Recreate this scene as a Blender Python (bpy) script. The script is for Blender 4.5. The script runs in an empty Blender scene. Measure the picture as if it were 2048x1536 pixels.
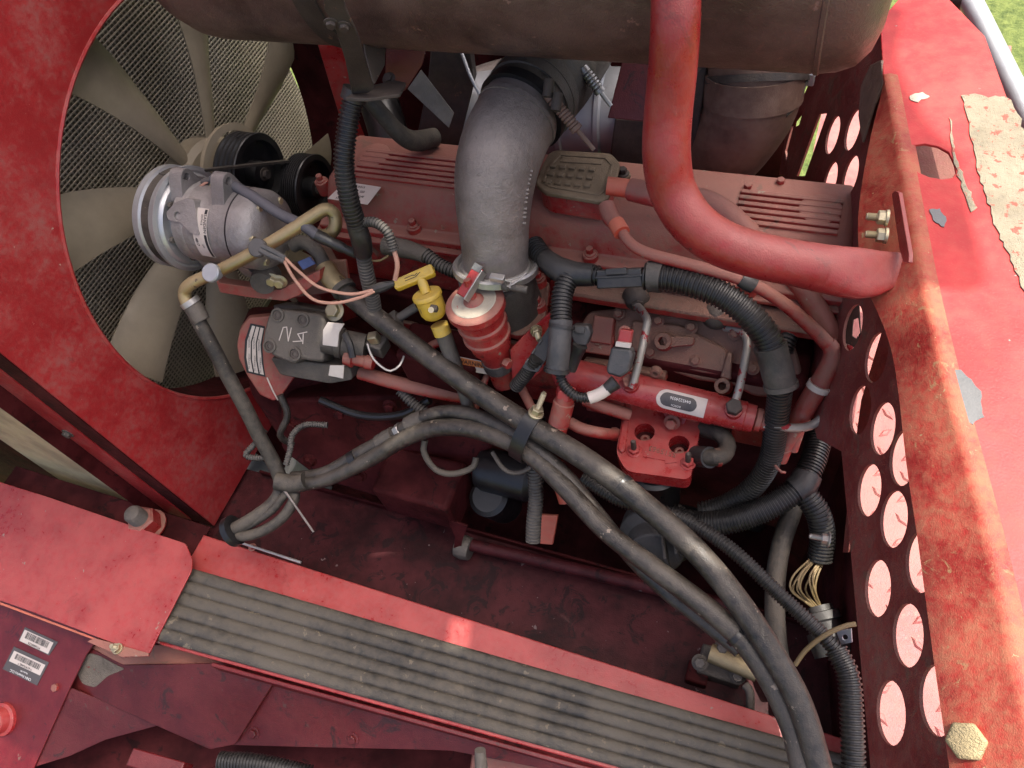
import bpy, bmesh, math, random
from mathutils import Vector, Matrix, Quaternion
from mathutils.geometry import tessellate_polygon
random.seed(7)
V = Vector
scene = bpy.context.scene
col = scene.collection
# ---------------------------------------------------------------- camera, sky, sun, exposure
FOC = 1540.0                                   # focal length in photograph pixels (2048 wide)
AX = V((4454, 920, -1540)).normalized()        # engine axis in camera coordinates (right, down, forward)
AY = V((1079, -2647, 1540)); AY = (AY - AX * AX.dot(AY)).normalized()
AZ = AX.cross(AY)
def ray(u, v):                                 # direction of the line of sight through a photograph pixel
    c = V(((u - 1024) / FOC, (v - 768) / FOC, 1.0))
    return V((AX.dot(c), AY.dot(c), AZ.dot(c)))
CAM = -ray(1160, 375) * 1.65
cd = bpy.data.cameras.new('camera'); cam = bpy.data.objects.new('camera', cd); col.objects.link(cam)
cd.sensor_width = 36.0; cd.lens = 36.0 * FOC / 2048; cd.clip_start = 0.02; cd.clip_end = 500
right = V((AX.x, AY.x, AZ.x)); down = V((AX.y, AY.y, AZ.y)); fwd = V((AX.z, AY.z, AZ.z))
cam.matrix_world = Matrix(((right.x, -down.x, -fwd.x, CAM.x), (right.y, -down.y, -fwd.y, CAM.y), (right.z, -down.z, -fwd.z, CAM.z), (0, 0, 0, 1)))
scene.camera = cam
SUN = V((0.30, 0.22, 0.93)).normalized()
world = bpy.data.worlds.new('World'); scene.world = world; world.use_nodes = True
wn = world.node_tree.nodes; wl = world.node_tree.links
sky = wn.new('ShaderNodeTexSky'); sky.sky_type = 'NISHITA'; sky.sun_disc = False
sky.sun_elevation = math.asin(SUN.z); sky.sun_rotation = math.atan2(SUN.x, SUN.y); sky.dust_density = 6.0; sky.ozone_density = 0.8; sky.air_density = 0.45
wl.new(sky.outputs[0], wn['Background'].inputs[0]); wn['Background'].inputs[1].default_value = 0.15
sl = bpy.data.lights.new('sun', 'SUN'); sl.energy = 2.5; sl.angle = math.radians(0.25); sl.color = (1.0, 0.94, 0.84)
so = bpy.data.objects.new('sun', sl); col.objects.link(so); so.rotation_euler = SUN.to_track_quat('Z', 'Y').to_euler(); so.location = (0, 2, 4)
vs = scene.view_settings; vs.view_transform = 'Standard'; vs.look = 'None'; vs.gamma = 1.0; vs.exposure = 1.55; vs.use_curve_mapping = False
scene.render.engine = 'CYCLES'; scene.cycles.max_bounces = 4; scene.cycles.diffuse_bounces = 2; scene.cycles.glossy_bounces = 2
# ---------------------------------------------------------------- pixel -> place helpers (each point gets its own real distance)
def D(u, v, d): return CAM + ray(u, v) * d
def onZ(u, v, z): r = ray(u, v); return CAM + r * ((z - CAM.z) / r.z)
def onY(u, v, y): r = ray(u, v); return CAM + r * ((y - CAM.y) / r.y)
def onX(u, v, x): r = ray(u, v); return CAM + r * ((x - CAM.x) / r.x)
def proj(p):
    q = p - CAM; x = q.dot(right); y = q.dot(down); z = q.dot(fwd); return (1024 + FOC * x / z, 768 + FOC * y / z, z)
class Pl:                                      # a plane: origin, two axes, normal
    def __init__(s, o, n, ex=None):
        s.o = V(o); s.n = V(n).normalized()
        if s.n.dot(CAM - s.o) < 0: s.n = -s.n
        e = V(ex) if ex is not None else (V((1, 0, 0)) if abs(s.n.x) < .9 else V((0, 1, 0)))
        s.ex = (e - s.n * e.dot(s.n)).normalized(); s.ey = s.n.cross(s.ex)
    def hit(s, u, v): r = ray(u, v); return CAM + r * ((s.o - CAM).dot(s.n) / r.dot(s.n))
    def uv(s, p): q = p - s.o; return V((q.dot(s.ex), q.dot(s.ey)))
    def at(s, a, b, h=0): return s.o + s.ex * a + s.ey * b + s.n * h
def pl3(a, b, c, ex=None): return Pl(a, (V(b) - V(a)).cross(V(c) - V(a)), ex if ex is not None else V(b) - V(a))
def plD(u, v, d, n=None, ex=None):             # plane through a pixel at a depth; default faces the viewer roughly
    return Pl(D(u, v, d), n if n is not None else (0.2, -0.5, 0.84), ex)
# ---------------------------------------------------------------- materials
MATS = {}
def N(t, k, **kw):
    n = t.nodes.new(k)
    for a, b in kw.items(): setattr(n, a, b)
    return n
def mat(name, base, rough=0.5, metal=0.0, dust=0.4, dustc=(0.25, 0.195, 0.135), up=0.35, var=0.25, chips=None, chip_amt=0.0, bump=0.15, sc=1.0, spec=0.5, streak=False, stain=None, stain_amt=0.0, trans=0.0):
    m = bpy.data.materials.new(name); m.use_nodes = True; t = m.node_tree; L = t.links.new
    b = t.nodes['Principled BSDF']
    geo = N(t, 'ShaderNodeNewGeometry')
    mp = N(t, 'ShaderNodeMapping'); mp.inputs['Scale'].default_value = (sc * (0.3 if streak else 1), sc, sc); L(geo.outputs['Position'], mp.inputs[0])
    def noise(s, det=6, ro=.6, dis=0.0):
        n = N(t, 'ShaderNodeTexNoise'); n.inputs['Scale'].default_value = s; n.inputs['Detail'].default_value = det; n.inputs['Roughness'].default_value = ro; n.inputs['Distortion'].default_value = dis
        L(mp.outputs[0], n.inputs['Vector']); return n.outputs[0]
    def math_(op, a, c):
        n = N(t, 'ShaderNodeMath', operation=op)
        for i, x in enumerate((a, c)):
            if isinstance(x, (int, float)): n.inputs[i].default_value = x
            else: L(x, n.inputs[i])
        return n.outputs[0]
    def rng(x, a, c, lo=0., hi=1.):
        n = N(t, 'ShaderNodeMapRange'); n.interpolation_type = 'SMOOTHSTEP'; L(x, n.inputs[0])
        for i, q in enumerate((a, c, lo, hi)): n.inputs[i + 1].default_value = q
        return n.outputs[0]
    def mix(f, a, c):
        n = N(t, 'ShaderNodeMix', data_type='RGBA')
        if isinstance(f, (int, float)): n.inputs[0].default_value = f
        else: L(f, n.inputs[0])
        for i, x in ((6, a), (7, c)):
            if isinstance(x, tuple): n.inputs[i].default_value = (*x[:3], 1)
            else: L(x, n.inputs[i])
        return n.outputs[2]
    nA = noise(7, 4, .64); nB = noise(60, 3, .65); nC = noise(420, 1, .6)
    dk = tuple(c * (1 - var) for c in base); lt = tuple(min(1, c * (1 + var * .7) + .01 * var) for c in base)
    c = mix(rng(nA, .32, .68), dk, lt)
    if stain:
        nS = noise(16, 5, .7, 1.2); c = mix(math_('MULTIPLY', rng(nS, .62 - stain_amt, .70 - stain_amt), .85), c, stain)
    sep = N(t, 'ShaderNodeSeparateXYZ'); L(geo.outputs['Normal'], sep.inputs[0])
    dm = math_('ADD', math_('ADD', math_('MULTIPLY', nA, .75), math_('MULTIPLY', nB, .55)), math_('MULTIPLY', sep.outputs[2], up))
    dm = math_('MULTIPLY', rng(dm, .55, 1.0), dust)
    dm = math_('MINIMUM', math_('ADD', dm, math_('MULTIPLY', rng(nC, .60, .74), dust * .35)), 1.0)
    c = mix(dm, c, dustc)
    ro = N(t, 'ShaderNodeMapRange'); L(dm, ro.inputs[0]); ro.inputs[3].default_value = rough; ro.inputs[4].default_value = .85
    rr = math_('ADD', ro.outputs[0], math_('MULTIPLY', math_('SUBTRACT', nB, .5), .25))
    if chips:
        nD = noise(34, 5, .62); cm = rng(nD, .66 - chip_amt, .675 - chip_amt)
        nE = noise(110, 2, .6); cm = math_('MAXIMUM', cm, rng(nE, .745 - chip_amt * .4, .76 - chip_amt * .4))
        c = mix(cm, c, chips)
        rr = math_('MAXIMUM', rr, math_('MULTIPLY', cm, .55))
    L(c, b.inputs['Base Color']); L(rr, b.inputs['Roughness'])
    b.inputs['Metallic'].default_value = metal; b.inputs['Specular IOR Level'].default_value = spec
    if metal > 0:
        im = math_('MULTIPLY', math_('SUBTRACT', 1.0, dm), metal); L(im, b.inputs['Metallic'])
    bp = N(t, 'ShaderNodeBump'); bp.inputs['Strength'].default_value = bump; bp.inputs['Distance'].default_value = .004
    hh = math_('ADD', math_('MULTIPLY', nC, .6), nB)
    L(hh, bp.inputs['Height']); L(bp.outputs[0], b.inputs['Normal'])
    MATS[name] = m; return m
def flat(name, c, rough=.6, metal=0.):
    m = bpy.data.materials.new(name); m.use_nodes = True; b = m.node_tree.nodes['Principled BSDF']
    t = m.node_tree; n = N(t, 'ShaderNodeTexNoise'); n.inputs['Scale'].default_value = 90; g = N(t, 'ShaderNodeNewGeometry'); t.links.new(g.outputs['Position'], n.inputs['Vector'])
    r = N(t, 'ShaderNodeValToRGB'); r.color_ramp.elements[0].color = (*[x * .7 for x in c], 1); r.color_ramp.elements[1].color = (*[min(1, x * 1.2) for x in c], 1)
    t.links.new(n.outputs[0], r.inputs[0]); t.links.new(r.outputs[0], b.inputs['Base Color'])
    b.inputs['Roughness'].default_value = rough; b.inputs['Metallic'].default_value = metal; MATS[name] = m; return m
GREY = (.30, .29, .27)
mat('red', (.34, .020, .020), .30, dust=.68, dustc=(.225, .145, .105), chips=(.28, .21, .155), chip_amt=-.015, up=.4, stain=(.08, .012, .010), stain_amt=.025, bump=.25)
mat('red_clean', (.36, .019, .021), .24, dust=.32, dustc=(.28, .155, .125), chips=(.26, .19, .15), chip_amt=-.03, up=.2, stain=(.27, .012, .014), stain_amt=.02)
mat('red_tube', (.28, .014, .016), .30, dust=.36, dustc=(.19, .11, .082), chips=(.10, .04, .03), chip_amt=-.02, up=.35, stain=(.17, .010, .011), stain_amt=.015, bump=.2)
mat('red_shroud', (.33, .021, .023), .34, dust=.58, dustc=(.25, .15, .125), up=.1, var=.15, bump=.12, chips=(.36, .22, .18), chip_amt=-.045, stain=(.27, .016, .018), stain_amt=.0)
mat('red_dusty_shaded', (.085, .005, .006), .45, dust=.14, dustc=(.085, .05, .038), chips=(.075, .03, .025), chip_amt=.0, up=.1, bump=.3, stain=(.022, .006, .005), stain_amt=.05)  # lightly dusty red, base darkened to carry the deep shade below the belt
mat('red_cast', (.31, .016, .016), .38, dust=.8, dustc=(.155, .115, .08), up=.6, bump=.6, var=.4, stain=(.06, .014, .012), stain_amt=.03, chips=(.28, .21, .16), chip_amt=-.04)
mat('red_shaded', (.050, .003, .004), .75, dust=.12, dustc=(.05, .032, .026), up=.2, var=.5, bump=.25, stain=(.014, .003, .003), stain_amt=.05, spec=.15)  # red paint with the bay's deep shade put into its base colour
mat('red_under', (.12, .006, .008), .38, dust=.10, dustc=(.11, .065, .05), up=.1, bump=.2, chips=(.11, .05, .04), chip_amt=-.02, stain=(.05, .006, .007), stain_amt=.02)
mat('red_floor_shaded', (.042, .0025, .004), .6, dust=.08, dustc=(.08, .045, .04), up=.0, var=.6, bump=.3, stain=(.012, .0025, .003), stain_amt=.08, chips=(.15, .11, .11), chip_amt=-.03, spec=.25)  # channel floor paint, the frame wall's shade put into the colour
mat('red_deck', (.42, .022, .023), .5, dust=.30, dustc=(.40, .17, .12), up=.05, chips=(.28, .22, .19), chip_amt=-.05, bump=.12, spec=.3, sc=.7)
mat('red_sand', (.36, .026, .022), .5, dust=.7, dustc=(.30, .16, .085), up=.15, bump=.3, sc=1.5, var=.35, stain=(.30, .185, .09), stain_amt=.01, chips=(.33, .22, .12), chip_amt=-.02, spec=.3)
mat('perf', (.20, .022, .020), .6, dust=.6, dustc=(.17, .10, .07), up=.3, bump=.5, stain=(.13, .05, .035), stain_amt=.05)
mat('diamond', (.33, .07, .07), .5, dust=.55, dustc=(.40, .20, .165), up=.2, bump=.25, stain=(.30, .17, .13), stain_amt=.0)
mat('rust', (.085, .050, .043), .40, dust=.25, dustc=(.13, .085, .07), up=.0, var=.5, bump=.35, stain=(.155, .078, .063), stain_amt=.01, chips=(.21, .12, .10), chip_amt=-.01)
mat('rust_pipe', (.16, .085, .062), .75, dust=.5, dustc=(.23, .17, .13), var=.35, bump=.35)
mat('dark_steel', (.034, .026, .022), .6, dust=.4, dustc=(.13, .10, .08), var=.4, bump=.3, chips=(.13, .075, .05), chip_amt=-.01)
mat('alu', (.35, .33, .318), .38, metal=.65, dust=.34, dustc=(.18, .145, .125), var=.25, bump=.55, sc=1.4, chips=(.44, .42, .40), chip_amt=-.02)
mat('alu_machined', (.55, .56, .57), .36, metal=.8, dust=.2, var=.1, bump=.1)
mat('cast_pipe', (.26, .228, .21), .36, metal=.6, dust=.32, dustc=(.18, .14, .115), var=.25, bump=.5, sc=1.6, stain=(.15, .128, .115), stain_amt=.02)
mat('cast_dark', (.085, .075, .065), .55, metal=.2, dust=.55, dustc=(.14, .118, .094), var=.3, bump=.6)
mat('steel', (.50, .49, .47), .38, metal=.9, dust=.3, var=.15, bump=.15)
mat('steel_pipe', (.42, .41, .38), .42, metal=.75, dust=.35, var=.2, bump=.2, chips=(.33, .03, .035), chip_amt=.09)
mat('galv', (.42, .44, .47), .42, metal=.6, dust=.25, dustc=(.34, .33, .30), var=.12, bump=.12)
mat('brass', (.46, .36, .18), .36, metal=.85, dust=.45, dustc=(.26, .20, .13), var=.25, bump=.25, chips=(.16, .12, .08), chip_amt=-.01)
mat('zinc', (.52, .46, .30), .36, metal=.85, dust=.3, var=.2, bump=.15)
mat('rubber', (.017, .0155, .014), .36, dust=.42, dustc=(.165, .135, .105), up=.2, var=.3, bump=.35, chips=(.22, .175, .135), chip_amt=-.0)
mat('rubber_dusty', (.030, .026, .022), .55, dust=.6, dustc=(.145, .12, .09), up=.25, var=.3, bump=.4, chips=(.2, .16, .12), chip_amt=-.02)
mat('conduit', (.009, .009, .0095), .34, dust=.20, dustc=(.10, .088, .075), up=.25, var=.2, bump=.15)
mat('conduit_dusty', (.028, .027, .026), .5, dust=.7, dustc=(.135, .118, .10), up=.3, var=.2, bump=.25)
mat('plastic', (.014, .0145, .016), .38, dust=.30, dustc=(.11, .098, .085), up=.3, bump=.2)
mat('grey_plastic', (.05, .05, .052), .5, dust=.3, dustc=(.16, .145, .13), up=.25, bump=.3)
mat('black', (.008, .008, .009), .32, dust=.10, dustc=(.08, .07, .06), bump=.1)
mat('yellow', (.72, .47, .035), .42, dust=.45, dustc=(.30, .25, .16), up=.3, bump=.1, stain=(.20, .12, .05), stain_amt=-.02)
mat('breather', (.15, .105, .060), .6, dust=.7, dustc=(.22, .16, .10), up=.25, bump=.5)
mat('belt', (.024, .023, .021), .45, dust=.5, dustc=(.15, .125, .09), up=.25, bump=.5, sc=.9, stain=(.09, .075, .055), stain_amt=-.01, chips=(.14, .115, .08), chip_amt=.02)
mat('fan', (.26, .215, .15), .5, dust=.4, dustc=(.24, .195, .13), var=.15, up=.0, bump=.1)
mat('core', (.15, .128, .094), .7, dust=.6, dustc=(.23, .195, .14), var=.4, bump=.3)
mat('wire_grid', (.36, .32, .25), .5, metal=.1, dust=.3, var=.15)
mat('tan', (.40, .32, .19), .7, dust=.5, dustc=(.36, .31, .14), var=.3, bump=.25, chips=(.08, .07, .04), chip_amt=-.03)
mat('foam', (.47, .49, .46), .8, dust=.2, var=.2)
mat('wire_pink', (.48, .24, .17), .5, dust=.25)
mat('wire_yellow', (.19, .13, .045), .5, dust=.35)
mat('heatshrink', (.045, .045, .055), .55, dust=.45, dustc=(.16, .15, .16))
mat('orange_red', (.50, .06, .03), .5, dust=.4, dustc=(.36, .22, .14))
mat('sticker', (.62, .56, .50), .45, dust=.35, dustc=(.42, .33, .28), var=.08, bump=.05)
mat('sticker_dark', (.03, .03, .035), .5, dust=.3, dustc=(.2, .17, .15), bump=.05)
mat('grip', (.25, .23, .18), .85, dust=.6, dustc=(.31, .26, .17), var=.45, bump=1.0, chips=(.34, .10, .07), chip_amt=.07, sc=1.6)
mat('bare', (.12, .132, .138), .5, dust=.25, dustc=(.2, .17, .15), bump=.2, spec=.25)
mat('old_bolt', (.30, .25, .14), .5, metal=.5, dust=.85, dustc=(.34, .27, .14), up=.2, bump=.9, var=.4, chips=(.10, .08, .05), chip_amt=.0)
mat('mud', (.10, .085, .065), .85, dust=.6, dustc=(.17, .14, .11), bump=.9, var=.3, chips=(.16, .02, .02), chip_amt=.02)
mat('bare_white', (.50, .48, .40), .6, metal=.1, dust=.5, bump=.5, chips=(.33, .03, .035), chip_amt=.0)
flat('ink', (.02, .02, .022)); flat('ink_white', (.72, .70, .66)); flat('ink_orange', (.55, .18, .05))
def grass_mat():
    m = bpy.data.materials.new('grass'); m.use_nodes = True; t = m.node_tree; b = t.nodes['Principled BSDF']
    g = N(t, 'ShaderNodeNewGeometry'); n = N(t, 'ShaderNodeTexNoise'); n.inputs['Scale'].default_value = 14; n.inputs['Detail'].default_value = 9; n.inputs['Roughness'].default_value = .75
    t.links.new(g.outputs['Position'], n.inputs['Vector'])
    r = N(t, 'ShaderNodeValToRGB'); e = r.color_ramp.elements; e[0].position = .34; e[0].color = (.05, .085, .012, 1); e[1].position = .66; e[1].color = (.21, .26, .06, 1)
    t.links.new(n.outputs[0], r.inputs[0]); t.links.new(r.outputs[0], b.inputs['Base Color']); b.inputs['Roughness'].default_value = .9
    bp = N(t, 'ShaderNodeBump'); bp.inputs['Distance'].default_value = .05; t.links.new(n.outputs[0], bp.inputs['Height']); t.links.new(bp.outputs[0], b.inputs['Normal'])
    MATS['grass'] = m
grass_mat()
# ---------------------------------------------------------------- mesh toolkit
class MB:
    def __init__(s): s.v = []; s.f = []
    def add(s, vs_, fs):
        o = len(s.v); s.v += [V(q) for q in vs_]; s.f += [tuple(i + o for i in f) for f in fs]; return s
def orth(a):
    a = V(a).normalized(); h = V((0, 0, 1)) if abs(a.z) < .9 else V((1, 0, 0))
    x = h.cross(a).normalized(); return x, a.cross(x), a
def catmull(P, seg=8):
    P = [V(p) for p in P]
    if len(P) < 3: return [P[0].lerp(P[-1], i / seg) for i in range(seg + 1)]
    Q = [P[0] * 2 - P[1]] + P + [P[-1] * 2 - P[-2]]; out = []
    for i in range(1, len(Q) - 2):
        p0, p1, p2, p3 = Q[i - 1:i + 3]
        for k in range(seg):
            t = k / seg
            out.append(.5 * ((2 * p1) + (p2 - p0) * t + (2 * p0 - 5 * p1 + 4 * p2 - p3) * t * t + (3 * p1 - p0 - 3 * p2 + p3) * t ** 3))
    out.append(P[-1]); return out
def resample(P, step):
    L = [0]
    for a, b in zip(P, P[1:]): L.append(L[-1] + (b - a).length)
    n = max(2, int(round(L[-1] / step))); out = []; j = 0
    for i in range(n + 1):
        s = L[-1] * i / n
        while j < len(L) - 2 and L[j + 1] < s: j += 1
        d = L[j + 1] - L[j]; out.append(P[j].lerp(P[j + 1], (s - L[j]) / d if d > 1e-9 else 0))
    return out
def sweep(m, C, R, n=14, cap=True, flat_=None):
    """sweep circles of radius R[i] along C; flat_ = (axis, factor list) squashes the section along an axis"""
    T = []
    for i in range(len(C)):
        a = C[max(0, i - 1)]; b = C[min(len(C) - 1, i + 1)]; d = b - a
        T.append(d.normalized() if d.length > 1e-9 else V((0, 0, 1)))
    x, y, _ = orth(T[0]); vs_ = []
    for i, c in enumerate(C):
        if i: 
            q = T[i - 1].rotation_difference(T[i]); x = q @ x; x = (x - T[i] * x.dot(T[i])).normalized()
        y = T[i].cross(x)
        for k in range(n):
            a = 2 * math.pi * k / n; o = x * math.cos(a) + y * math.sin(a)
            if flat_:
                ax, fs = flat_; f = fs[i]; o = o - ax * o.dot(ax) * (1 - f[0]); w = ax.cross(T[i]).normalized(); o = o + w * o.dot(w) * (f[1] - 1)
            vs_.append(c + o * R[i])
    fs_ = []
    for i in range(len(C) - 1):
        for k in range(n):
            a = i * n + k; b = i * n + (k + 1) % n; fs_.append((a, b, b + n, a + n))
    if cap:
        fs_.append(tuple(range(n - 1, -1, -1))); e = (len(C) - 1) * n; fs_.append(tuple(range(e, e + n)))
    return m.add(vs_, fs_)
def tube(pts, r, n=14, step=.012, cap=True, m=None, sm=8):
    m = m or MB(); P = resample(catmull(pts, sm), step)
    if isinstance(r, (list, tuple)):
        R = []
        for i in range(len(P)):
            t = i / (len(P) - 1) * (len(r) - 1); j = min(int(t), len(r) - 2); R.append(r[j] + (r[j + 1] - r[j]) * (t - j))
    else: R = [r] * len(P)
    return sweep(m, P, R, n, cap)
def corr(pts, r, pitch=.0075, depth=.0028, n=16, m=None):
    m = m or MB(); P0 = catmull(pts, 10); P = resample(P0, pitch / 6); R = []
    prof = [0, 0, 0, -depth, -depth, -depth]
    for i in range(len(P)): R.append(r + prof[i % 6] + (.0003 if i % 6 == 1 else 0))
    return sweep(m, P, R, n)
def lathe(prof, o, ax, n=28, m=None, cap=True):
    """prof = [(t along axis, radius)]"""
    m = m or MB(); x, y, a = orth(ax); o = V(o); vs_ = []
    for t, r in prof:
        for k in range(n):
            g = 2 * math.pi * k / n; vs_.append(o + a * t + (x * math.cos(g) + y * math.sin(g)) * r)
    fs_ = []
    for i in range(len(prof) - 1):
        for k in range(n):
            p = i * n + k; q = i * n + (k + 1) % n; fs_.append((p, q, q + n, p + n))
    if cap:
        fs_.append(tuple(range(n - 1, -1, -1))); e = (len(prof) - 1) * n; fs_.append(tuple(range(e, e + n)))
    return m.add(vs_, fs_)
def cyl(a, b, r, r2=None, n=20, m=None):
    a = V(a); b = V(b); return lathe([(0, r), ((b - a).length, r if r2 is None else r2)], a, b - a, n, m)
def box(c, dx, dy, dz, ex=(1, 0, 0), ey=(0, 1, 0), m=None):
    m = m or MB(); c = V(c); ex = V(ex).normalized(); ey = V(ey); ey = (ey - ex * ey.dot(ex)).normalized(); ez = ex.cross(ey)
    vs_ = [c + ex * (i * dx / 2) + ey * (j * dy / 2) + ez * (k * dz / 2) for i in (-1, 1) for j in (-1, 1) for k in (-1, 1)]
    return m.add(vs_, [(0, 1, 3, 2), (4, 6, 7, 5), (0, 4, 5, 1), (2, 3, 7, 6), (0, 2, 6, 4), (1, 5, 7, 3)])
def aabb(x0, x1, y0, y1, z0, z1, m=None): return box(((x0 + x1) / 2, (y0 + y1) / 2, (z0 + z1) / 2), x1 - x0, y1 - y0, z1 - z0, m=m)
def area2(l): return sum(a[0] * b[1] - b[0] * a[1] for a, b in zip(l, l[1:] + l[:1]))
def prism(pl, outer, th, holes=(), h0=0.0, m=None):
    """outer / holes: 2-D loops in the plane's axes; top at height h0 along the normal, th thick downward"""
    m = m or MB(); outer = [V(p) for p in outer]; 
    if area2(outer) < 0: outer = outer[::-1]
    hs = []
    for h in holes:
        h = [V(p) for p in h]
        hs.append(h[::-1] if area2(h) > 0 else h)
    loops = [outer] + hs; flatl = [p for l in loops for p in l]; n = len(flatl)
    tri = tessellate_polygon([[V((p[0], p[1], 0)) for p in l] for l in loops])
    vs_ = [pl.at(p[0], p[1], h0) for p in flatl] + [pl.at(p[0], p[1], h0 - th) for p in flatl]; fs_ = []
    if not hs: fs_ += [tuple(range(n)), tuple(range(2 * n - 1, n - 1, -1))]
    else:
        for t in tri:
            a, b, c = [flatl[i] for i in t]; cr = (b[0] - a[0]) * (c[1] - a[1]) - (b[1] - a[1]) * (c[0] - a[0])
            if cr < 0: t = t[::-1]
            fs_.append(tuple(t)); fs_.append(tuple(i + n for i in t[::-1]))
    o = 0
    for l in loops:
        k = len(l)
        for i in range(k):
            a = o + i; b = o + (i + 1) % k; fs_.append((a, a + n, b + n, b))
        o += k
    return m.add(vs_, fs_)
def circ(c, r, n=24, ry=None): return [V((c[0] + r * math.cos(2 * math.pi * i / n), c[1] + (ry or r) * math.sin(2 * math.pi * i / n))) for i in range(n)]
def rounded(pts, r, k=4):
    out = []; pts = [V(p) for p in pts]; n = len(pts)
    for i in range(n):
        p = pts[i]; a = pts[i - 1] - p; b = pts[(i + 1) % n] - p; q = min(r, a.length * .45, b.length * .45)
        s = p + a.normalized() * q; e = p + b.normalized() * q
        for j in range(k + 1):
            t = j / k; out.append(s * (1 - t) ** 2 + p * 2 * t * (1 - t) + e * t * t)
    return out
def pxpoly(pl, px, th, holes=(), h0=0.0, rnd=0.0, m=None):
    l = [pl.uv(pl.hit(*p)) for p in px]
    if rnd: l = rounded(l, rnd)
    return prism(pl, l, th, [[pl.uv(pl.hit(*p)) for p in h] for h in holes], h0, m)
def loft(loops, m=None, cap=True):
    m = m or MB(); n = len(loops[0]); vs_ = [p for l in loops for p in l]; fs_ = []
    for i in range(len(loops) - 1):
        for k in range(n):
            a = i * n + k; b = i * n + (k + 1) % n; fs_.append((a, b, b + n, a + n))
    if cap: fs_.append(tuple(range(n - 1, -1, -1))); e = (len(loops) - 1) * n; fs_.append(tuple(range(e, e + n)))
    return m.add(vs_, fs_)
def hexbolt(p, ax, r=.009, h=.008, washer=1.45, stud=0.0, dome=True, m=None, rot=None):
    m = m or MB(); x, y, a = orth(ax); p = V(p); ph = random.random() if rot is None else rot
    if washer: lathe([(0, r * washer), (h * .22, r * washer), (h * .34, r * 1.15)], p, a, 20, m); p = p + a * h * .3
    prof = [(0, 1), (h * .88, 1), (h, .86)]
    vs_ = []; 
    for t, s in prof:
        for k in range(6):
            g = math.pi / 3 * k + ph; vs_.append(p + a * t + (x * math.cos(g) + y * math.sin(g)) * r * s)
    fs_ = [(i * 6 + k, i * 6 + (k + 1) % 6, i * 6 + 6 + (k + 1) % 6, i * 6 + 6 + k) for i in range(2) for k in range(6)]
    fs_ += [tuple(range(12, 18)), tuple(range(5, -1, -1))]; m.add(vs_, fs_)
    if stud:
        pr = [(0, r * .55)]; t = 0
        while t < stud - .003: pr += [(t + .0008, r * .56), (t + .0016, r * .48)]; t += .0016
        pr += [(stud, r * .44)]; lathe(pr, p + a * h, a, 12, m)
    return m
def make(name, m, mt, parent=None, smooth=35, bev=0.0, seg=2):
    me = bpy.data.meshes.new(name); c = V((0, 0, 0))
    for v in m.v: c += v
    c /= max(1, len(m.v))
    base = parent_loc(parent)
    me.from_pydata([v - c for v in m.v], [], m.f); me.update()
    bm = bmesh.new(); bm.from_mesh(me); bmesh.ops.recalc_face_normals(bm, faces=bm.faces); bm.to_mesh(me); bm.free()
    me.materials.append(MATS[mt] if isinstance(mt, str) else mt)
    if smooth:
        me.polygons.foreach_set('use_smooth', [True] * len(me.polygons)); me.set_sharp_from_angle(angle=math.radians(smooth))
    o = bpy.data.objects.new(name, me); col.objects.link(o)
    o.parent = parent; o.location = c - base; LOC[o.name] = c
    if bev:
        b = o.modifiers.new('edge', 'BEVEL'); b.width = bev; b.segments = seg; b.limit_method = 'ANGLE'; b.angle_limit = math.radians(40); b.harden_normals = False
    return o
LOC = {}
def parent_loc(p): return LOC[p.name] if p is not None else V((0, 0, 0))
def tag(o, label, cat, group=None, kind=None):
    if label: o['label'] = label
    if cat: o['category'] = cat
    if group: o['group'] = group
    if kind: o['kind'] = kind
    return o
def thing(name, label, cat, loc=(0, 0, 0), group=None):
    o = bpy.data.objects.new(name, None); col.objects.link(o); o.location = loc; o.empty_display_size = .02; LOC[o.name] = V(loc); return tag(o, label, cat, group)
def text(s, p, rx, up, size, mt, parent, name='lettering', th=.0006, wrap=None):
    cu = bpy.data.curves.new('t', 'FONT'); cu.body = s; cu.size = size; cu.align_x = 'CENTER'; cu.align_y = 'CENTER'; cu.extrude = th / 2; cu.resolution_u = 2
    to = bpy.data.objects.new('t', cu); col.objects.link(to); bpy.context.view_layer.update()
    me = bpy.data.meshes.new_from_object(to.evaluated_get(bpy.context.evaluated_depsgraph_get()))
    bpy.data.objects.remove(to); rx = V(rx).normalized(); up = V(up); up = (up - rx * up.dot(rx)).normalized(); nn = rx.cross(up); p = V(p); m = MB()
    f = wrap or (lambda a, b, c: p + rx * a + up * b + nn * c)
    m.add([f(v.co.x, v.co.y, v.co.z) for v in me.vertices], [tuple(q.vertices) for q in me.polygons])
    return make(name, m, mt, parent, smooth=0)
def bolts(parent, items, mt, r=.009, h=.008, ax=(0, 0, 1), name='bolt', **k):
    for p in items: make(name, hexbolt(p, ax, r, h, **k), mt, parent, smooth=30)
# ---------------------------------------------------------------- ground
g = MB(); GZ = -3.0
for i in range(41):
    for j in range(41): g.v.append(V((-60 + 3 * i, -60 + 3 * j, GZ + .12 * math.sin(i * 1.7) * math.cos(j * 2.3))))
g.f = [(i * 41 + j, (i + 1) * 41 + j, (i + 1) * 41 + j + 1, i * 41 + j + 1) for i in range(40) for j in range(40)]
tag(make('ground', g, 'grass'), None, None, kind='structure')
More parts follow.
